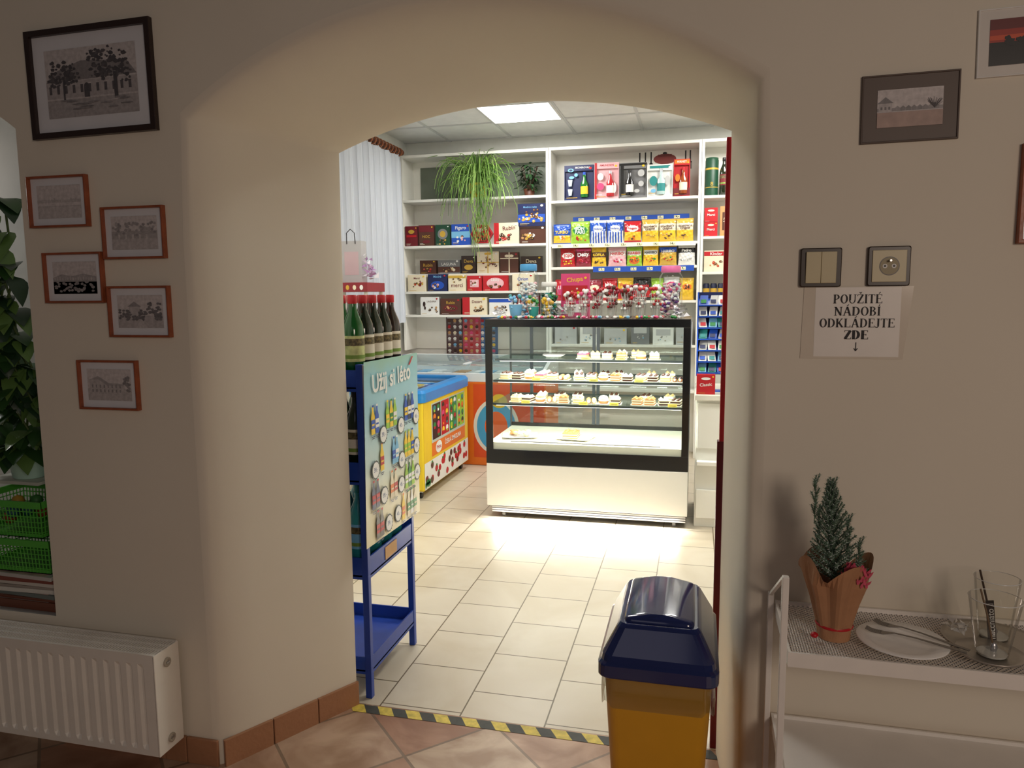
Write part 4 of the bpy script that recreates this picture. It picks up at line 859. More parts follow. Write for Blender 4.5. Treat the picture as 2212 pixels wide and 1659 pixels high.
CB(-1.80,1.485,.235,.14,'R',[('e',.5,.5,.7,.7,'p'),('t','Lásky',.5,.7,.4,'W'),('o',.5,.35,1.4,'nDc')],'long red and pink chocolate box')
CB(-1.54,1.485,.2,.15,'C',[('t','Orion',.5,.7,.6,'B'),('o',.5,.35,1.4,'nDc')],'white chocolate box with blue lettering')
CB(-2.44,1.267,.185,.165,'W',[('t','LAGUNA',.6,.75,.6,'n'),('e',.2,.6,.14,.3,'c'),('e',.24,.38,.1,.2,'c'),('o',.65,.3,1.3,'nTc')],'white chocolate box with brown seahorse shape')
CB(-2.235,1.267,.2,.15,'n',[('t','Rubín',.5,.75,.5,'G'),('e',.5,.4,.7,.4,'D'),('o',.5,.35,1.4,'TWc')],'brown chocolate box with red oval')
CB(-2.0,1.267,.235,.16,'C',[('r',.15,.5,.3,1,'R'),('t','Dezert',.6,.75,.5,'D'),('o',.6,.35,1.5,'ncT')],'cream and red chocolate box')
CB(-1.75,1.267,.22,.15,'W',[('r',.5,.85,1,.2,'B'),('o',.5,.4,1.5,'ncT')],'white and blue chocolate box')
CB(-1.5,1.267,.22,.17,'D',[('t','Gold',.5,.7,.5,'G'),('o',.5,.35,1.5,'ncT')],'dark red chocolate box with gold lettering')
for xx,ww,hh,cc in ((-1.15,.20,.16,'A'),(-.93,.18,.2,'W'),(-.70,.2,.14,'A'),(-.48,.16,.22,'a'),(-.28,.18,.18,'W'),(-.1,.14,.2,'A')):
    pbox(xx,6.74,1.0,ww,hh,.08,cc,[('r',.5,.6,.7,.3,'A'),('o',.5,.3,1,'Aab')],'plain pale stock carton on lower shelf','stock cartons on lower shelf','stock_carton','carton')
G2='liquor gift boxes on top shelf'
def gift(x,w,h,c,d,lab,gm,lc,capm,twin=False,bx=.1):
    e=empty('gift_box',(x,6.715,2.2736),lab,'gift box',G2)
    b=MB(); b.box(-w/2,w/2,.02,.11,0,h,CM[c]); b.box(-w/2,-w/2+.006,0,.02,0,h,CM[c]); b.box(w/2-.006,w/2,0,.02,0,h,CM[c]); b.box(-w/2+.006,w/2-.006,0,.02,h-.05,h,CM[c]); b.box(-w/2+.006,w/2-.006,0,.02,0,.02,CM[c])
    art(b,w,h,d,-.0004); b.obj('carton',parent=e)
    b=MB(); X=bx*w; b.lathe([(.030,.022),(.033,.026),(.033,.14),(.014,.175),(.012,.225)],gm,(X,-.0,0),16,sy=.6); b.lathe([(.0335,.05),(.0335,.115)],lc,(X,0,0),16,cap0=False,cap1=False,sy=.62); b.lathe([(.0135,.215),(.0135,.24)],capm,(X,0,0),12,sy=.6); b.obj('bottle',parent=e)
    if twin:
        b=MB()
        for zz in (.04,.12): b.lathe([(.014,zz),(.022,zz+.055),(.0215,zz+.055),(.013,zz+.004)],M((200,215,225),.15,coat=.5),(-w*.3,0,0),14,sy=.6)
        b.obj('shot_glass',parent=e)
gift(-1.027,.262,.30,'N',[('t','BECHEROVKA',.62,.93,.6,'W'),('e',.22,.86,.2,.10,'b'),('e',.22,.86,.12,.06,'N'),('e',.25,.65,.18,.08,'b'),('e',.4,.72,.12,.1,'b')],'navy gift carton with herbal liqueur bottle and glasses',M((30,110,40),.1,coat=.5),YEL,BLUE,True,.18)
gift(-.785,.214,.31,'p',[('t','AMUNDSEN',.5,.93,.7,'R'),('e',.25,.62,.25,.2,'W'),('e',.25,.35,.3,.2,'P'),('e',.8,.3,.2,.3,'W'),('r',.06,.5,.08,1,'R')],'pink and white gift carton with red bottle',M((190,40,50),.1,coat=.5),WHT,SLV,False,.15)
gift(-.557,.232,.30,'a',[('e',.8,.7,.25,.2,'A'),('e',.8,.4,.2,.16,'A'),('r',.5,.95,1,.06,'K'),('r',.1,.5,.12,.9,'K'),('e',.65,.2,.2,.1,'A')],'grey gift carton with black bottle',M((14,14,16),.1,coat=.6),WHT,BLK,False,-.12)
gift(-.328,.216,.275,'W',[('r',.5,.92,.8,.08,'t'),('e',.25,.5,.3,.3,'t'),('e',.8,.5,.2,.3,'A'),('e',.25,.2,.2,.12,'b')],'white and teal gift carton with clear bottle',M((190,215,215),.1,coat=.5),TEAL,SLV,False,.05)
gift(-.145,.136,.31,'R',[('r',.5,.93,.9,.1,'O'),('t','FERNET',.5,.93,.7,'W'),('e',.25,.5,.3,.2,'O'),('r',.5,.12,1,.2,'D')],'narrow red and orange gift carton',M((150,70,30),.1,coat=.5),CREAM,RED,False,.1)
G3='sweets bags on wall shelving'
def BG(x,z,w,h,c,d,lab,y=6.755,**k): bag(x,y,z,w,h,c,d,lab,G3,rz=random.uniform(-.12,.12),**k)
BG(-1.185,1.894,.158,.175,'B',[('r',.5,.25,1,.4,'Y'),('t','TURBO',.5,.6,.8,'Y'),('o',.5,.3,1.3,'OW')],'blue and yellow candy bag')
BG(-1.02,1.894,.168,.195,'L',[('e',.5,.6,.8,.4,'g'),('t','BON',.5,.68,.5,'W'),('t','PARI',.5,.52,.55,'W'),('o',.5,.25,1.3,'RYO')],'lime green candy bag with white lettering')
for xx in (-.86,-.71): BG(xx,1.894,.148,.20,'W',[('s',12,'B',.55),('r',.5,.72,1,.35,'B'),('e',.5,.62,.6,.3,'W'),('t','Hašlerky',.5,.62,.5,'B')],'white and blue striped candy bag')
BG(-.557,1.894,.148,.185,'R',[('r',.5,.3,1,.4,'Y'),('e',.5,.65,.7,.3,'W'),('t','Nugeta',.5,.65,.55,'R'),('o',.5,.25,1.3,'OnY')],'red and yellow candy bag')
for xx in (-.405,-.26,-.112): BG(xx,1.894,.148,.195,'Y',[('r',.5,.64,1,.30,'C'),('t',"Werther's",.5,.69,.85,'n',.08),('t','Original',.52,.57,.6,'n',.08),('r',.5,.9,1,.2,'G'),('o',.5,.25,1.4,'GTn')],'golden caramel candy bag')
BG(-1.13,1.69,.138,.165,'R',[('e',.5,.6,.8,.35,'W'),('t','JOJO',.5,.6,.6,'R'),('o',.5,.25,1.3,'YOL')],'red jelly candy bag with white oval')
BG(-.99,1.69,.138,.174,'D',[('t','Dezy',.5,.6,.8,'W',.1),('o',.5,.25,1.3,'RPY'),('r',.5,.85,1,.1,'P')],'crimson candy bag with white script')
BG(-.852,1.69,.13,.172,'Y',[('r',.5,.6,1,.25,'n'),('t','KOFILA',.5,.6,.85,'Y'),('o',.5,.25,1.3,'nc')],'yellow and brown candy bag')
BG(-.69,1.69,.16,.165,'p',[('r',.5,.68,.9,.22,'W'),('t','HARIBO',.5,.68,.8,'R'),('o',.5,.3,1.3,'RPW')],'pale pink jelly candy bag')
BG(-.54,1.69,.135,.165,'L',[('r',.5,.68,.95,.22,'W'),('t','HARIBO',.5,.68,.85,'R'),('e',.5,.3,.7,.4,'O'),('o',.5,.3,1.3,'RYg')],'green and orange jelly candy bag')
BG(-.398,1.69,.135,.17,'Y',[('r',.5,.68,.95,.22,'W'),('t','HARIBO',.5,.68,.85,'K'),('o',.5,.3,1.4,'RgO')],'yellow jelly candy bag')
BG(-.25,1.69,.15,.172,'G',[('r',.5,.8,1,.25,'B'),('t','HARIBO',.5,.72,.8,'W'),('o',.5,.35,1.4,'RgOY')],'gold and blue jelly candy bag')
BG(-.092,1.69,.145,.17,'W',[('r',.5,.75,1,.2,'K'),('t','Pedro',.5,.75,.6,'W'),('o',.5,.35,1.4,'KWA')],'white liquorice candy bag')
BG(-1.178,1.39,.135,.19,'R',[('e',.5,.5,.8,.5,'P'),('t','Lipo',.5,.6,.6,'W')],'red and pink candy bag')
BG(-1.03,1.39,.155,.22,'P',[('e',.5,.6,.8,.4,'W'),('t','JOJO',.5,.6,.6,'P'),('o',.5,.3,1.3,'YLR')],'bright pink marshmallow bag')
BG(-.888,1.39,.125,.19,'D',[('e',.5,.6,.7,.3,'C'),('o',.5,.3,1.3,'nT')],'dark red candy bag')
BG(-.755,1.39,.135,.195,'R',[('r',.5,.35,1,.4,'W'),('t','Mila',.5,.7,.6,'W'),('o',.5,.3,1.3,'Rp')],'red and white wafer bag')
BG(-.615,1.39,.138,.195,'Y',[('r',.5,.3,1,.5,'R'),('t','Pedro',.5,.7,.7,'R'),('o',.5,.3,1.3,'RY')],'yellow and red candy bag')
BG(-.468,1.39,.15,.2,'K',[('t','Tennis',.5,.65,.85,'R'),('r',.5,.3,1,.35,'R'),('o',.5,.3,1.3,'nW')],'black and red snack bag with red lettering')
BG(-.338,1.39,.108,.19,'L',[('e',.5,.6,.8,.3,'W'),('o',.5,.3,1.3,'RY')],'small green candy bag standing')
BG(-.215,1.39,.135,.2,'W',[('e',.5,.6,.8,.4,'P'),('t','Pez',.5,.6,.5,'W'),('o',.5,.3,1.3,'PpY')],'white and pink candy bag')
BG(-.085,1.39,.118,.19,'Y',[('e',.5,.6,.7,.3,'O'),('t','24',.5,.6,.4,'K')],'small yellow candy bag standing')
G4='goods on narrow shelving bay'
b=MB(); b.lathe([(.055,0),(.055,.30),(.052,.305),(.052,.32),(.03,.325)],DGRN,seg=24); b.lathe([(.0555,.22),(.0555,.235)],GOLD,seg=24,cap0=False,cap1=False); b.lathe([(.0555,.07),(.0555,.076)],GOLD,seg=24,cap0=False,cap1=False); b.text('8',0,.10,.02,GOLD,-.057); b.obj('gift_tube',(.105,6.80,2.2706),label='dark green cylindrical bottle gift tube',cat='gift tube')
bottle(.205,6.77,2.2706,(gdk,BLK,DRED),'spirit bottles on narrow bay','slim dark spirit bottle beside green tube')
bottle(.29,6.77,2.2706,(gbr,RED,CREAM),'spirit bottles on narrow bay','brown spirit bottle with cream label')
pbox(.105,6.74,1.93,.11,.12,.08,'R',[('t','Merci',.5,.5,.7,'W'),('e',.5,.8,.5,.14,'C')],'small red candy carton',G4,'candy_carton','carton')
pbox(.105,6.74,2.0515,.11,.12,.08,'R',[('t','Merci',.5,.5,.7,'W'),('e',.5,.8,.5,.14,'C')],'small red candy carton stacked on another',G4,'candy_carton','carton')
pbox(.225,6.74,1.93,.09,.25,.06,'T',[('r',.5,.5,.6,.6,'n'),('o',.5,.5,1.2,'DGC')],'tall wooden patterned box',G4,'wooden_box','box')
pbox(.155,6.73,1.63,.2,.18,.08,'C',[('r',.5,.85,1,.2,'R'),('o',.5,.4,1.4,'nRT'),('t','Kinder',.5,.85,.6,'W')],'cream and red confectionery box',G4,'confectionery_box','box')
for i,xx in enumerate((.078,.14,.202,.264)): 
    b=MB(); b.lathe([(.026,0),(.028,.003),(.028,.10),(.024,.105),(.024,.112)],M((20,28,60),.4),seg=18); b.lathe([(.0283,.03),(.0283,.07)],GOLD,seg=18,cap0=False,cap1=False); b.obj('food_tin',(xx,6.76,1.4206),label='small dark blue round tin with gold band',cat='tin',group='tins on narrow bay')
# ---------------- hanging green plant
e=empty('trailing_plant',(-1.975,6.80,2.331),'trailing bright green rhipsalis in yellow pot on shelf','potted plant')
b=MB(); b.lathe([(.06,0),(.065,.004),(.085,.12),(.088,.122),(.088,.135),(.078,.135),(.07,.11)],YEL,seg=24,cap1=False); b.lathe([(.075,.11),(.0,.115)],BRN,seg=16); b.obj('pot',parent=e)
b=MB(); gm_=[M((112,150,62),.5),M((84,124,50),.5),M((146,180,92),.5)]
for i in range(280):
    a=random.uniform(-PI*1.0,0) if i>40 else random.uniform(0,2*PI); R_=random.uniform(.10,.46)*random.uniform(.7,1); up=random.uniform(.04,.30); drop=random.uniform(.0,.42) if R_>.2 else random.uniform(.0,.3)
    ca,sa=math.cos(a),math.sin(a)*.42
    if sa>0: sa*=.3
    wv=random.uniform(-.02,.02); ph=random.uniform(0,6)
    pts=[]
    for k in range(9):
        t=k/8; rr=R_*(1-(1-t)**1.7); z_=.12+up*math.sin(min(1,t*1.7)*PI/2)-drop*max(0,t-.3)**1.5/.585
        yy=rr*sa-.04-.06*t
        if z_<.05: yy=min(yy,-.125)
        pts.append((rr*ca+wv*math.sin(4*t+ph)*t,yy,z_))
    b.tube(pts,.0038,random.choice(gm_),4,.0020)
for i in range(30):
    x_=random.gauss(.06,.07); pts=[(x_*.5,-.07,.12)]; L_=random.uniform(.3,.74)
    for k in range(1,9): t=k/8; pts.append((x_+.03*math.sin(k*.8+i),-.13-.01*math.sin(i),.12-L_*t))
    b.tube(pts,.0038,random.choice(gm_),4,.002)
b.obj('foliage',parent=e)
e=empty('potted_bush',(-1.50,6.83,2.331),'dark green leafy plant in small pot','potted plant')
b=MB(); b.lathe([(.04,0),(.055,.07),(.05,.07)],BRN,seg=16,cap1=False); b.obj('pot',parent=e)
b=MB(); dg_=[M((44,80,42),.5),M((30,58,34),.5)]
for i in range(170):
    a=random.uniform(0,2*PI); h_=random.uniform(.06,.29); r_=random.uniform(0,.11)
    leaf(b,(r_*math.cos(a),r_*math.sin(a)*.5,h_),(math.cos(a),math.sin(a)*.6,random.uniform(-.5,.4)),(0,0,1),.05,.026,random.choice(dg_))
for i in range(8): b.tube([(0,0,.04),(.08*math.cos(i),.05*math.sin(i),.27)],.003,BRN,4)
b.obj('foliage',parent=e)
# ---------------- curtain + rod
m,nt,bs=base_mat('sheer_fabric'); 
nz=nt.nodes.new('ShaderNodeTexWave'); nz.inputs['Scale'].default_value=6; rp=nt.nodes.new('ShaderNodeValToRGB'); rp.color_ramp.elements[0].color=lin((200,204,214)); rp.color_ramp.elements[1].color=lin((218,222,228)); nt.links.new(nz.outputs['Fac'],rp.inputs[0]); nt.links.new(rp.outputs[0],bs.inputs['Base Color']); bs.inputs['Roughness'].default_value=.9
e=empty('curtain',(-2.66,5.05,1.2),'white sheer curtain hanging in folds from wooden rod','curtain')
b=MB(); n=260; loops=[]
for z_,am in ((0,.036),(.5,.034),(1.0,.03),(1.45,.024),(1.51,.014)):
    loops.append([(am*math.sin(i*.52)+.012*math.sin(i*.19),1.56*i/n+.006*math.sin(i*.52*2),z_) for i in range(n+1)])
b.loft(loops,m,False,False,True,False); b.obj('fabric',parent=e)
rdm=M((110,60,38),.4); b=MB(); b.tube([(0,-.1,1.55),(0,1.57,1.55)],.018,rdm,12); b.obj('rod',parent=e)
for i in range(22):
    b=MB(); yy=.02+i*.072; b.tube([(.032*math.cos(2*PI*k/14),yy,1.545+.032*math.sin(2*PI*k/14)) for k in range(15)],.007,M((150,90,56),.4),6); b.obj('curtain_ring',parent=e)
b=MB(); b.ball((0,1.59,1.55),.028,rdm,12); b.obj('finial',parent=e)
# ---------------- ice cream freezer (blue/yellow)
fx0,fx1,fy0,fy1=-2.50,-1.85,4.90,5.96
e=empty('chest_freezer',(fx1,fy0,0),'yellow and blue ice cream chest freezer with glass lid','chest freezer'); FW=fx1-fx0; FD=fy1-fy0
yl=M((240,208,46),.4); b=MB(); b.box(-FW,0,0,FD,.06,.70,yl); b.obj('body',parent=e,bev=.012)
bl=M((34,130,204),.3); b=MB()
o=rrect(FW+.03,FD+.03,.05); i_=rrect(FW-.13,FD-.13,.03); c0=(-FW/2,FD/2)
P=lambda L_,z_:[(c0[0]+x,c0[1]+y,z_) for x,y in L_]
b.loft([P(o,.70),P(o,.765),P(rrect(FW-.0,FD-.0,.05),.785),P(i_,.785),P(i_,.74)],bl,False,False,False); lf=b.obj('lid_frame',parent=e)
b=MB(); b.quad((-FW+.065,.065,.772),(-.065,.065,.772),(-.065,FD-.065,.772),(-FW+.065,FD-.065,.772),thin_glass('freezer_glass',(240,246,250),.12,.4)); b.box(-FW+.065,-.065,FD/2-.012,FD/2+.012,.773,.779,bl); b.obj('sliding_glass',parent=lf)
b=MB(); b.box(-FW+.07,-.07,.07,FD-.07,.705,.73,M((170,190,200),.5)); 
for i in range(18): b.box(-FW+.1+.16*(i%3),-FW+.22+.16*(i%3),.1+.14*(i//3),.2+.14*(i//3),.73,.74,CM['RYBPWn'[i%6]])
b.obj('interior_goods',parent=e)
b=MB()
b.rect(.01,FD-.01,.07,.69,YEL,-.0005); b.rect(.01,FD-.01,.07,.26,WHT,-.001)
b.rect(.17,FD-.09,.38,.67,M((190,200,190),.4),-.0012)
cols='cRYgLROWPtn'
for c_ in range(4):
    x0_=.19+c_*.195; b.rect(x0_,x0_+.18,.40,.66,CM['cRgL'[c_]],-.0016)
    for r_ in range(4):
        for q in range(2):
            xx=x0_+.045+q*.085; zz=.43+r_*.062; b.ell(xx,zz+.012,.028,.022,CM[cols[(r_*3+q*5+c_*2)%11]],-.002); b.rect(xx-.016,xx+.016,zz-.016,zz+.002,CM[cols[(r_*5+q*3+c_)%11]],-.0022)
b.rect(.17,FD-.09,.28,.38,ORG,-.0012); b.text('ČESKÁ ZMRZLINA',.66,.34,.40,WHT,-.002,bold=.02); b.ell(.32,.33,.07,.045,WHT,-.002); b.text('Prima',.32,.33,.10,RED,-.0024,bold=.02)
for i in range(26):
    xx=random.uniform(.05,FD-.05); zz=random.uniform(.10,.24); b.blob(xx,zz,.032,.028,CM['RRDnR'[i%5]],-.0014-i*.00003,12,.15); 
    if i%3==0: b.blob(xx,zz+.025,.018,.01,GRN,-.0024,8,.2)
for i in range(8): b.blob(.03+i*.012,.10+.01*(i%3),.018,.025,GRN,-.0028,8,.3)
b.obj('side_print',parent=e,loc=(.0008,0,0),rz=PI/2)
for x_ in (-.05,-FW+.05):
    for y_ in (.06,FD-.06):
        b=MB(); b.loft([[(x_+xx,y_+.022*math.cos(2*PI*i/14),.023+.022*math.sin(2*PI*i/14)) for i in range(14)] for xx in (-.012,.012)],BLK); b.box(x_-.015,x_+.015,y_-.01,y_+.01,.04,.06,SLV); b.obj('caster_wheel',parent=e)
# ---------------- orange freezer behind
e=empty('curved_freezer',(-2.62,6.05,0),'orange ice cream freezer with curved glass top','chest freezer'); FW=1.42; FD=.60
org=M((238,120,34),.35); b=MB(); b.box(0,FW,0,FD,0.0,.72,org); b.obj('body',parent=e,bev=.01)
b=MB(); b.rect(FW*.56,FW-.01,.07,.7,M((228,84,36),.4),-.001)
b.ell(FW*.70,.34,.20,.24,WHT,-.002,32); b.ell(FW*.70,.34,.17,.21,M((70,166,222),.4),-.0026,32); b.ell(FW*.70,.34,.10,.13,M((235,100,30),.4),-.003,32)
b.ell(FW*.72,.56,.07,.06,YEL,-.003); b.obj('front_print',parent=e)
pr=[(0,.72),(0,.80),(.05,.83),(.25,.88),(.5,.905),(FD,.905),(FD,.72)]
wf=M((230,234,235),.35)
for x_ in (0,FW-.03): b=MB(); b.prism([(y,z) for y,z in pr],'x',x_,x_+.03,wf); b.obj('end_cap',parent=e)
b=MB(); b.box(.03,FW-.03,0,.03,.72,.79,wf); b.box(.03,FW-.03,FD-.06,FD,.72,.905,wf); b.box(FW/2-.015,FW/2+.015,.03,FD-.06,.86,.87,wf); b.obj('top_frame',parent=e)
b=MB(); fg=thin_glass('curved_glass',(232,242,244),.15,.4); b.loft([[(x_,y,z) for y,z in ((.03,.79),(.06,.828),(.15,.856),(.25,.878),(.4,.897),(.54,.903))] for x_ in (.03,FW-.03)],fg,False,False,True,False); b.obj('curved_glass',parent=e)
b=MB(); b.box(.04,FW-.04,.04,FD-.07,.721,.74,M((205,215,220),.5))
for i in range(22): b.box(.06+.12*(i%11),.16+.12*(i%11),.08+.22*(i//11),.26+.22*(i//11),.74,.77,CM['AbWATWbWAWA'[i%11]])
b.obj('interior_goods',parent=e)
e=empty('ice_cream_poster',(-2.12,6.9795,1.06),'dark poster with rows of ice cream tubs','poster')
b=MB(); b.box(-.25,.27,-.003,0,-.18,.18,M((50,58,72),.4)); sh=b.obj('sheet',parent=e)
b=MB(); b.rect(-.25,-.08,-.18,.18,M((84,56,58),.4),-.004); b.rect(-.08,.1,-.18,.18,M((190,74,82),.4),-.004); b.rect(.1,.27,-.18,.18,M((56,100,150),.4),-.004)
for r_ in range(6):
    for c_ in range(9): b.blob(-.218+c_*.056,-.148+r_*.058,.018,.018,CM['WTPcCRYbWnT'[(r_*4+c_*3)%11]],-.005,10,.2); b.rect(-.232+c_*.056,-.204+c_*.056,-.172+r_*.058,-.168+r_*.058,WHT,-.005)
b.rect(-.24,-.1,.165,.174,WHT,-.0055); b.obj('print',parent=sh)
# ---------------- counter, gum rack, box
e=empty('shop_counter',(.0,4.66,0),'white shop counter with drawers beside display case','counter')
b=MB(); b.box(.01,.62,.04,.60,.0,.80,sw); b.obj('body',parent=e,bev=.003)
b=MB(); b.box(0,.63,0,.62,.80,.835,M((232,228,216),.35)); b.obj('worktop',parent=e,bev=.004)
b=MB(); b.box(.02,.30,.025,.04,.50,.78,sw); dr=b.obj('door',parent=e,bev=.003)
b=MB(); b.box(.27,.28,.012,.025,.58,.70,SLV); b.obj('handle',parent=dr,bev=.002)
b=MB(); b.box(.02,.60,-.02,.04,.40,.425,sw); b.obj('ledge',parent=e,bev=.003)
b=MB(); b.box(.02,.60,.02,.04,.06,.24,sw); b.obj('drawer',parent=e,bev=.003)
e=empty('gum_rack',(.10,4.80,.8355),'blue wire rack full of chewing gum packs','display rack')
b=MB(); 
for xx in (-.09,.09): b.box(xx-.004,xx+.004,.0,.12,0.10,.62,BLUE)
b.box(-.09,.09,.115,.12,.1,.62,NAVY); b.box(-.07,.07,.02,.10,0,.006,BLUE); b.box(-.006,.006,.05,.06,0,.12,BLUE)
for i in range(7): b.add([(-.09,0,.12+i*.07),(.09,0,.12+i*.07),(.09,.11,.16+i*.07),(-.09,.11,.16+i*.07)],[(0,1,2,3)],BLUE); b.box(-.09,.09,-.003,0,.115+i*.07,.122+i*.07,BLUE)
b.obj('rack_frame',parent=e)
for i in range(7):
    for j in range(3):
        b=MB(); xx=-.058+j*.058; t=random.uniform(-.012,.012)
        b.add([(xx-.024,.004,.124+i*.07),(xx+.024,.004,.124+i*.07),(xx+.024+t,.034,.180+i*.07),(xx-.024+t,.034,.180+i*.07)],[(0,1,2,3)],CM['bWtWBWA'[(i*3+j*2)%7]])
        b.add([(xx-.016,.003,.134+i*.07),(xx+.016,.003,.134+i*.07),(xx+.016,.018,.155+i*.07),(xx-.016,.018,.155+i*.07)],[(0,1,2,3)],CM['gBNtRN'[(i+j*2)%6]]); b.obj('gum_pack',parent=e)
pbox(.065,4.69,.835,.11,.12,.06,'R',[('t','Classic',.5,.5,.8,'W',.1),('e',.5,.8,.5,.14,'W')],'red snack box standing on counter',None,'snack_box','box')
# ---------------- goods on top of display case
ZC=1.2966
jg=thin_glass('jar_plastic',(250,252,252),.02,.35)
def jar(x,y,r,h,lidm,cand,lab):
    e=empty('candy_jar',(x,y,ZC),lab,'candy jar','candy jars on display case')
    b=MB(); b.lathe([(r*.9,0),(r,.012),(r,h*.78),(r*.8,h*.86),(r*.72,h*.88)],jg,seg=24,cap1=False); b.obj('jar_body',parent=e)
    b=MB(); b.lathe([(r*.80,h*.87),(r*.84,h*.88),(r*.84,h*.98),(r*.78,h)],lidm,seg=24); b.obj('lid',parent=e)
    b=MB()
    for i in range(120):
        a=random.uniform(0,2*PI); q=(r-.016)*math.sqrt(random.uniform(.3,1)); b.ball((q*math.cos(a),q*math.sin(a),.014+random.random()*h*.62),.0115,BG_M(random.choice(cand)),6,1.2,1,.9)
    b.obj('candies',parent=e,kind='stuff')
jar(-1.125,5.08,.070,.36,M((80,160,216),.4),'WbpWW','tall clear candy jar with blue lid')
jar(-.965,5.00,.062,.235,WHT,'gtdWg','clear candy jar with white lid and green sweets')
jar(-.165,5.03,.075,.33,M((236,120,176),.4),'PpUAWW','large clear jar with pink lid')
def cup(x,y,cm,cols,h=.11,n=14,lab='clear cup filled with wrapped lollipops',r=.036):
    e=empty('lollipop_cup',(x,y,ZC),lab,'lollipop cup','lollipop cups on display case')
    b=MB(); b.lathe([(r*.7,0),(r*.72,.003),(r,h)],cm,seg=18,cap1=False); b.lathe([(r,h-.001),(r+.001,h),(r-.001,h+.001)],WHT,seg=18,cap0=False,cap1=False); b.obj('cup',parent=e)
    b=MB()
    for i in range(n):
        a=2.4*i; q=r*1.1*math.sqrt(i/n); tz=h+.035+random.uniform(-.02,.03)
        b.tube([(q*.4*math.cos(a),q*.4*math.sin(a),.01),(q*math.cos(a),q*math.sin(a),tz)],.0015,WHT,4); b.ball((q*math.cos(a),q*math.sin(a),tz),.0135,BG_M(random.choice(cols)),8)
        b.ball((q*.8*math.cos(a),q*.8*math.sin(a),h*.55+.02*(i%3)),.010,BG_M(random.choice(cols+'W')),6)
    b.obj('lollipops',parent=e,kind='stuff')
cup(-1.14,4.76,LBLUE,'bWt',.09,8,'pale blue cup filled with small sweets',.045)
cup(-1.03,4.80,M((60,160,150),.4),'gWY',.075,8,'teal cup filled with small sweets')
cup(-.94,4.80,gl,'GYW',.06,12,'low clear cup of golden sweets')
cup(-.79,4.82,gl,'RWR',.10); cup(-.70,4.80,gl,'RPW',.11); cup(-.62,4.86,gl,'DRW',.12)
cup(-.52,4.80,gl,'DRn',.13,18,'clear cup of dark red lollipops'); cup(-.42,4.90,gl,'DRW',.14,18)
cup(-.43,4.77,gl,'RnD',.11,16,'clear cup of dark red lollipops')
cup(-.34,4.79,gl,'WAR',.13,18,'clear cup of white wrapped lollipops'); cup(-.25,4.84,gl,'WWR',.12,14)
e=pbox(-.80,5.06,ZC,.19,.29,.06,'P',[('t','Chupa',.5,.85,.7,'Y',.1),('r',.5,.55,.9,.35,'R'),('r',.5,.2,.8,.2,'W'),('o',.5,.55,1.3,'YLW')],'pink counter display carton of sweets',None,'display_carton','carton')
for i in range(110):
    x_=random.uniform(-1.25,-.10) if i%3 else random.uniform(-1.2,-.85); y_=random.uniform(4.63,4.72); c=random.choice('WRbYPgWAW')
    b=MB(); b.ball((0,0,.010),.010,BG_M(c),8,1.3,1,1); 
    for s_ in (-1,1): b.add([(s_*.011,0,.010),(s_*.023,-.008,.015),(s_*.023,.008,.006)],[(0,1,2)],BG_M(c))
    b.obj('wrapped_candy',(x_,y_,ZC),label='small wrapped sweet lying on display case top',cat='candy',group='loose sweets on display case',rz=random.uniform(0,3))
cr=thin_glass('cellophane',(240,240,244),.25,.5)
for x_,y_ in ((-1.26,4.80),(-.10,4.80),(-.88,4.90)):
    b=MB()
    for i in range(44):
        c=Vector((random.uniform(-.035,.035),random.uniform(-.03,.03),random.uniform(.003,.06))); p=[c+Vector((random.uniform(-.03,.03),random.uniform(-.02,.02),random.uniform(-.003,.03))) for _ in range(3)]
        b.add([tuple(q) for q in p],[(0,1,2)],cr if i%3 else M((230,228,232),.3))
    b.obj('cellophane_bag',(x_,y_,ZC),label='crinkled clear cellophane sweet bag',cat='bag',group='cellophane bags')
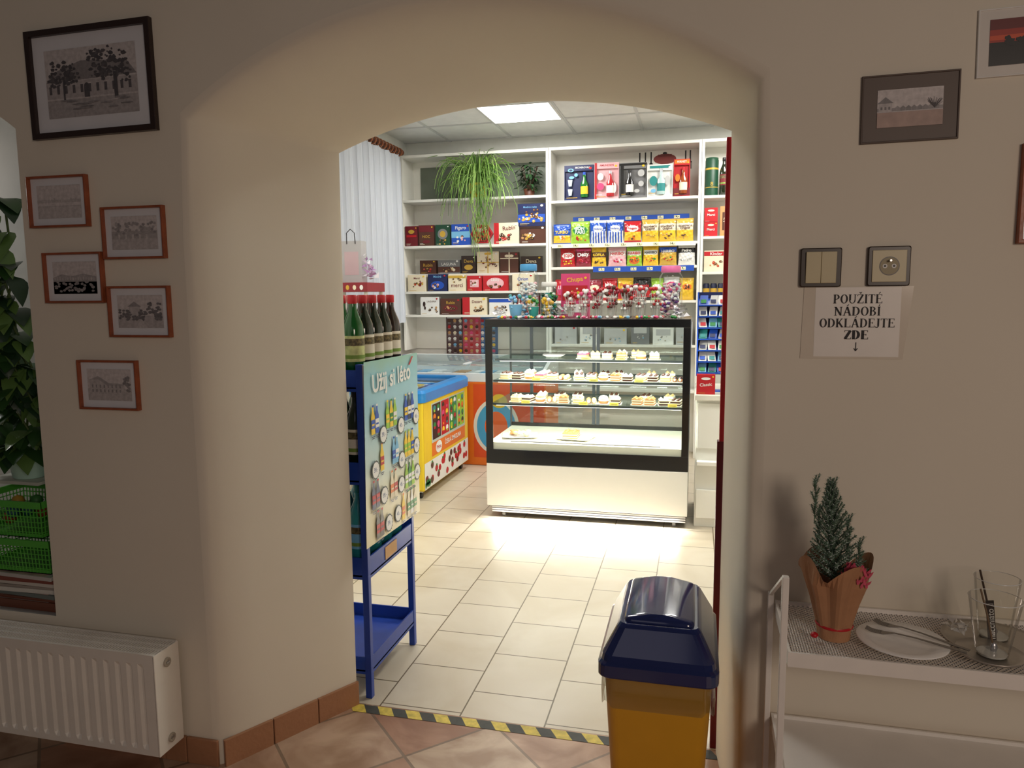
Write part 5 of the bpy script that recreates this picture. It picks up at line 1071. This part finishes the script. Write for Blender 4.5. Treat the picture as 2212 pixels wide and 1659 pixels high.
# ---------------- stand with gift bag near window
e=empty('gift_stand',(-2.15,4.60,0),'tall display stand with dark red patterned edge','display stand')
b=MB(); b.box(-.20,.11,-.14,.14,1.475,1.535,M((136,34,44),.4)); 
for i in range(6): b.ell(-.17+i*.048,1.503,.012,.016,CM['GCW'[i%3]],-.142)
b.obj('top_tray',parent=e,bev=.003)
for xx in (-.18,.09):
    for yy in (-.12,.12): b=MB(); b.box(xx-.01,xx+.01,yy-.01,yy+.01,0,1.475,M((200,196,186),.5)); b.obj('leg',parent=e)
for zz in (.3,.85): b=MB(); b.box(-.2,.11,-.11,.11,zz,zz+.015,sw); b.obj('shelf',parent=e)
e=empty('gift_bag',(-2.20,4.62,1.536),'grey paper gift bag with cord handle','gift bag')
b=MB(); b.loft([[(x,y,z_) for x,y in ((-.07,-.04),(.07,-.04),(.07,.04),(-.07,.04))] for z_ in (0,.27)],M((176,174,176),.6),True,False,False); b.rect(-.05,.05,.05,.2,M((192,166,172),.6),-.041); b.obj('paper_body',parent=e)
b=MB(); b.tube([(-.03,-.041,.25),(-.028,-.045,.32),(0,-.045,.345),(.028,-.045,.32),(.03,-.041,.25)],.003,BLK,6); b.obj('cord_handle',parent=e)
b=MB(); 
for i in range(44):
    c=Vector((random.uniform(-.03,.03),random.uniform(-.02,.02),random.uniform(.005,.14))); p=[c+Vector((random.uniform(-.03,.03),random.uniform(-.02,.02),random.uniform(0,.05))) for _ in range(3)]
    b.add([tuple(q) for q in p],[(0,1,2)],M(random.choice([(200,170,200),(176,136,186),(220,215,222)]),.4))
b.obj('wrapped_gift',(-2.085,4.60,1.536),label='small gift wrapped in lilac foil',cat='gift')
# ================================================================ CAMERA
yaw=math.radians(13.8); pt=math.radians(6.8); r=.008
Z=Vector((0,0,1)); Fh=Vector((-math.sin(yaw),math.cos(yaw),0)); R_=Vector((math.cos(yaw),math.sin(yaw),0))
F=Fh*math.cos(pt)-Z*math.sin(pt); U=Z*math.cos(pt)+Fh*math.sin(pt); cR=R_*math.cos(r)-U*math.sin(r); cU=U*math.cos(r)+R_*math.sin(r)
cam=bpy.data.cameras.new('camera'); cam.sensor_width=36; cam.lens=26.365; cam.clip_start=.02
co=bpy.data.objects.new('camera',cam); COL.objects.link(co); SC.camera=co
mt=Matrix((cR,cU,-F)).transposed().to_4x4(); mt.translation=Vector((0,0,1.45)); co.matrix_world=mt
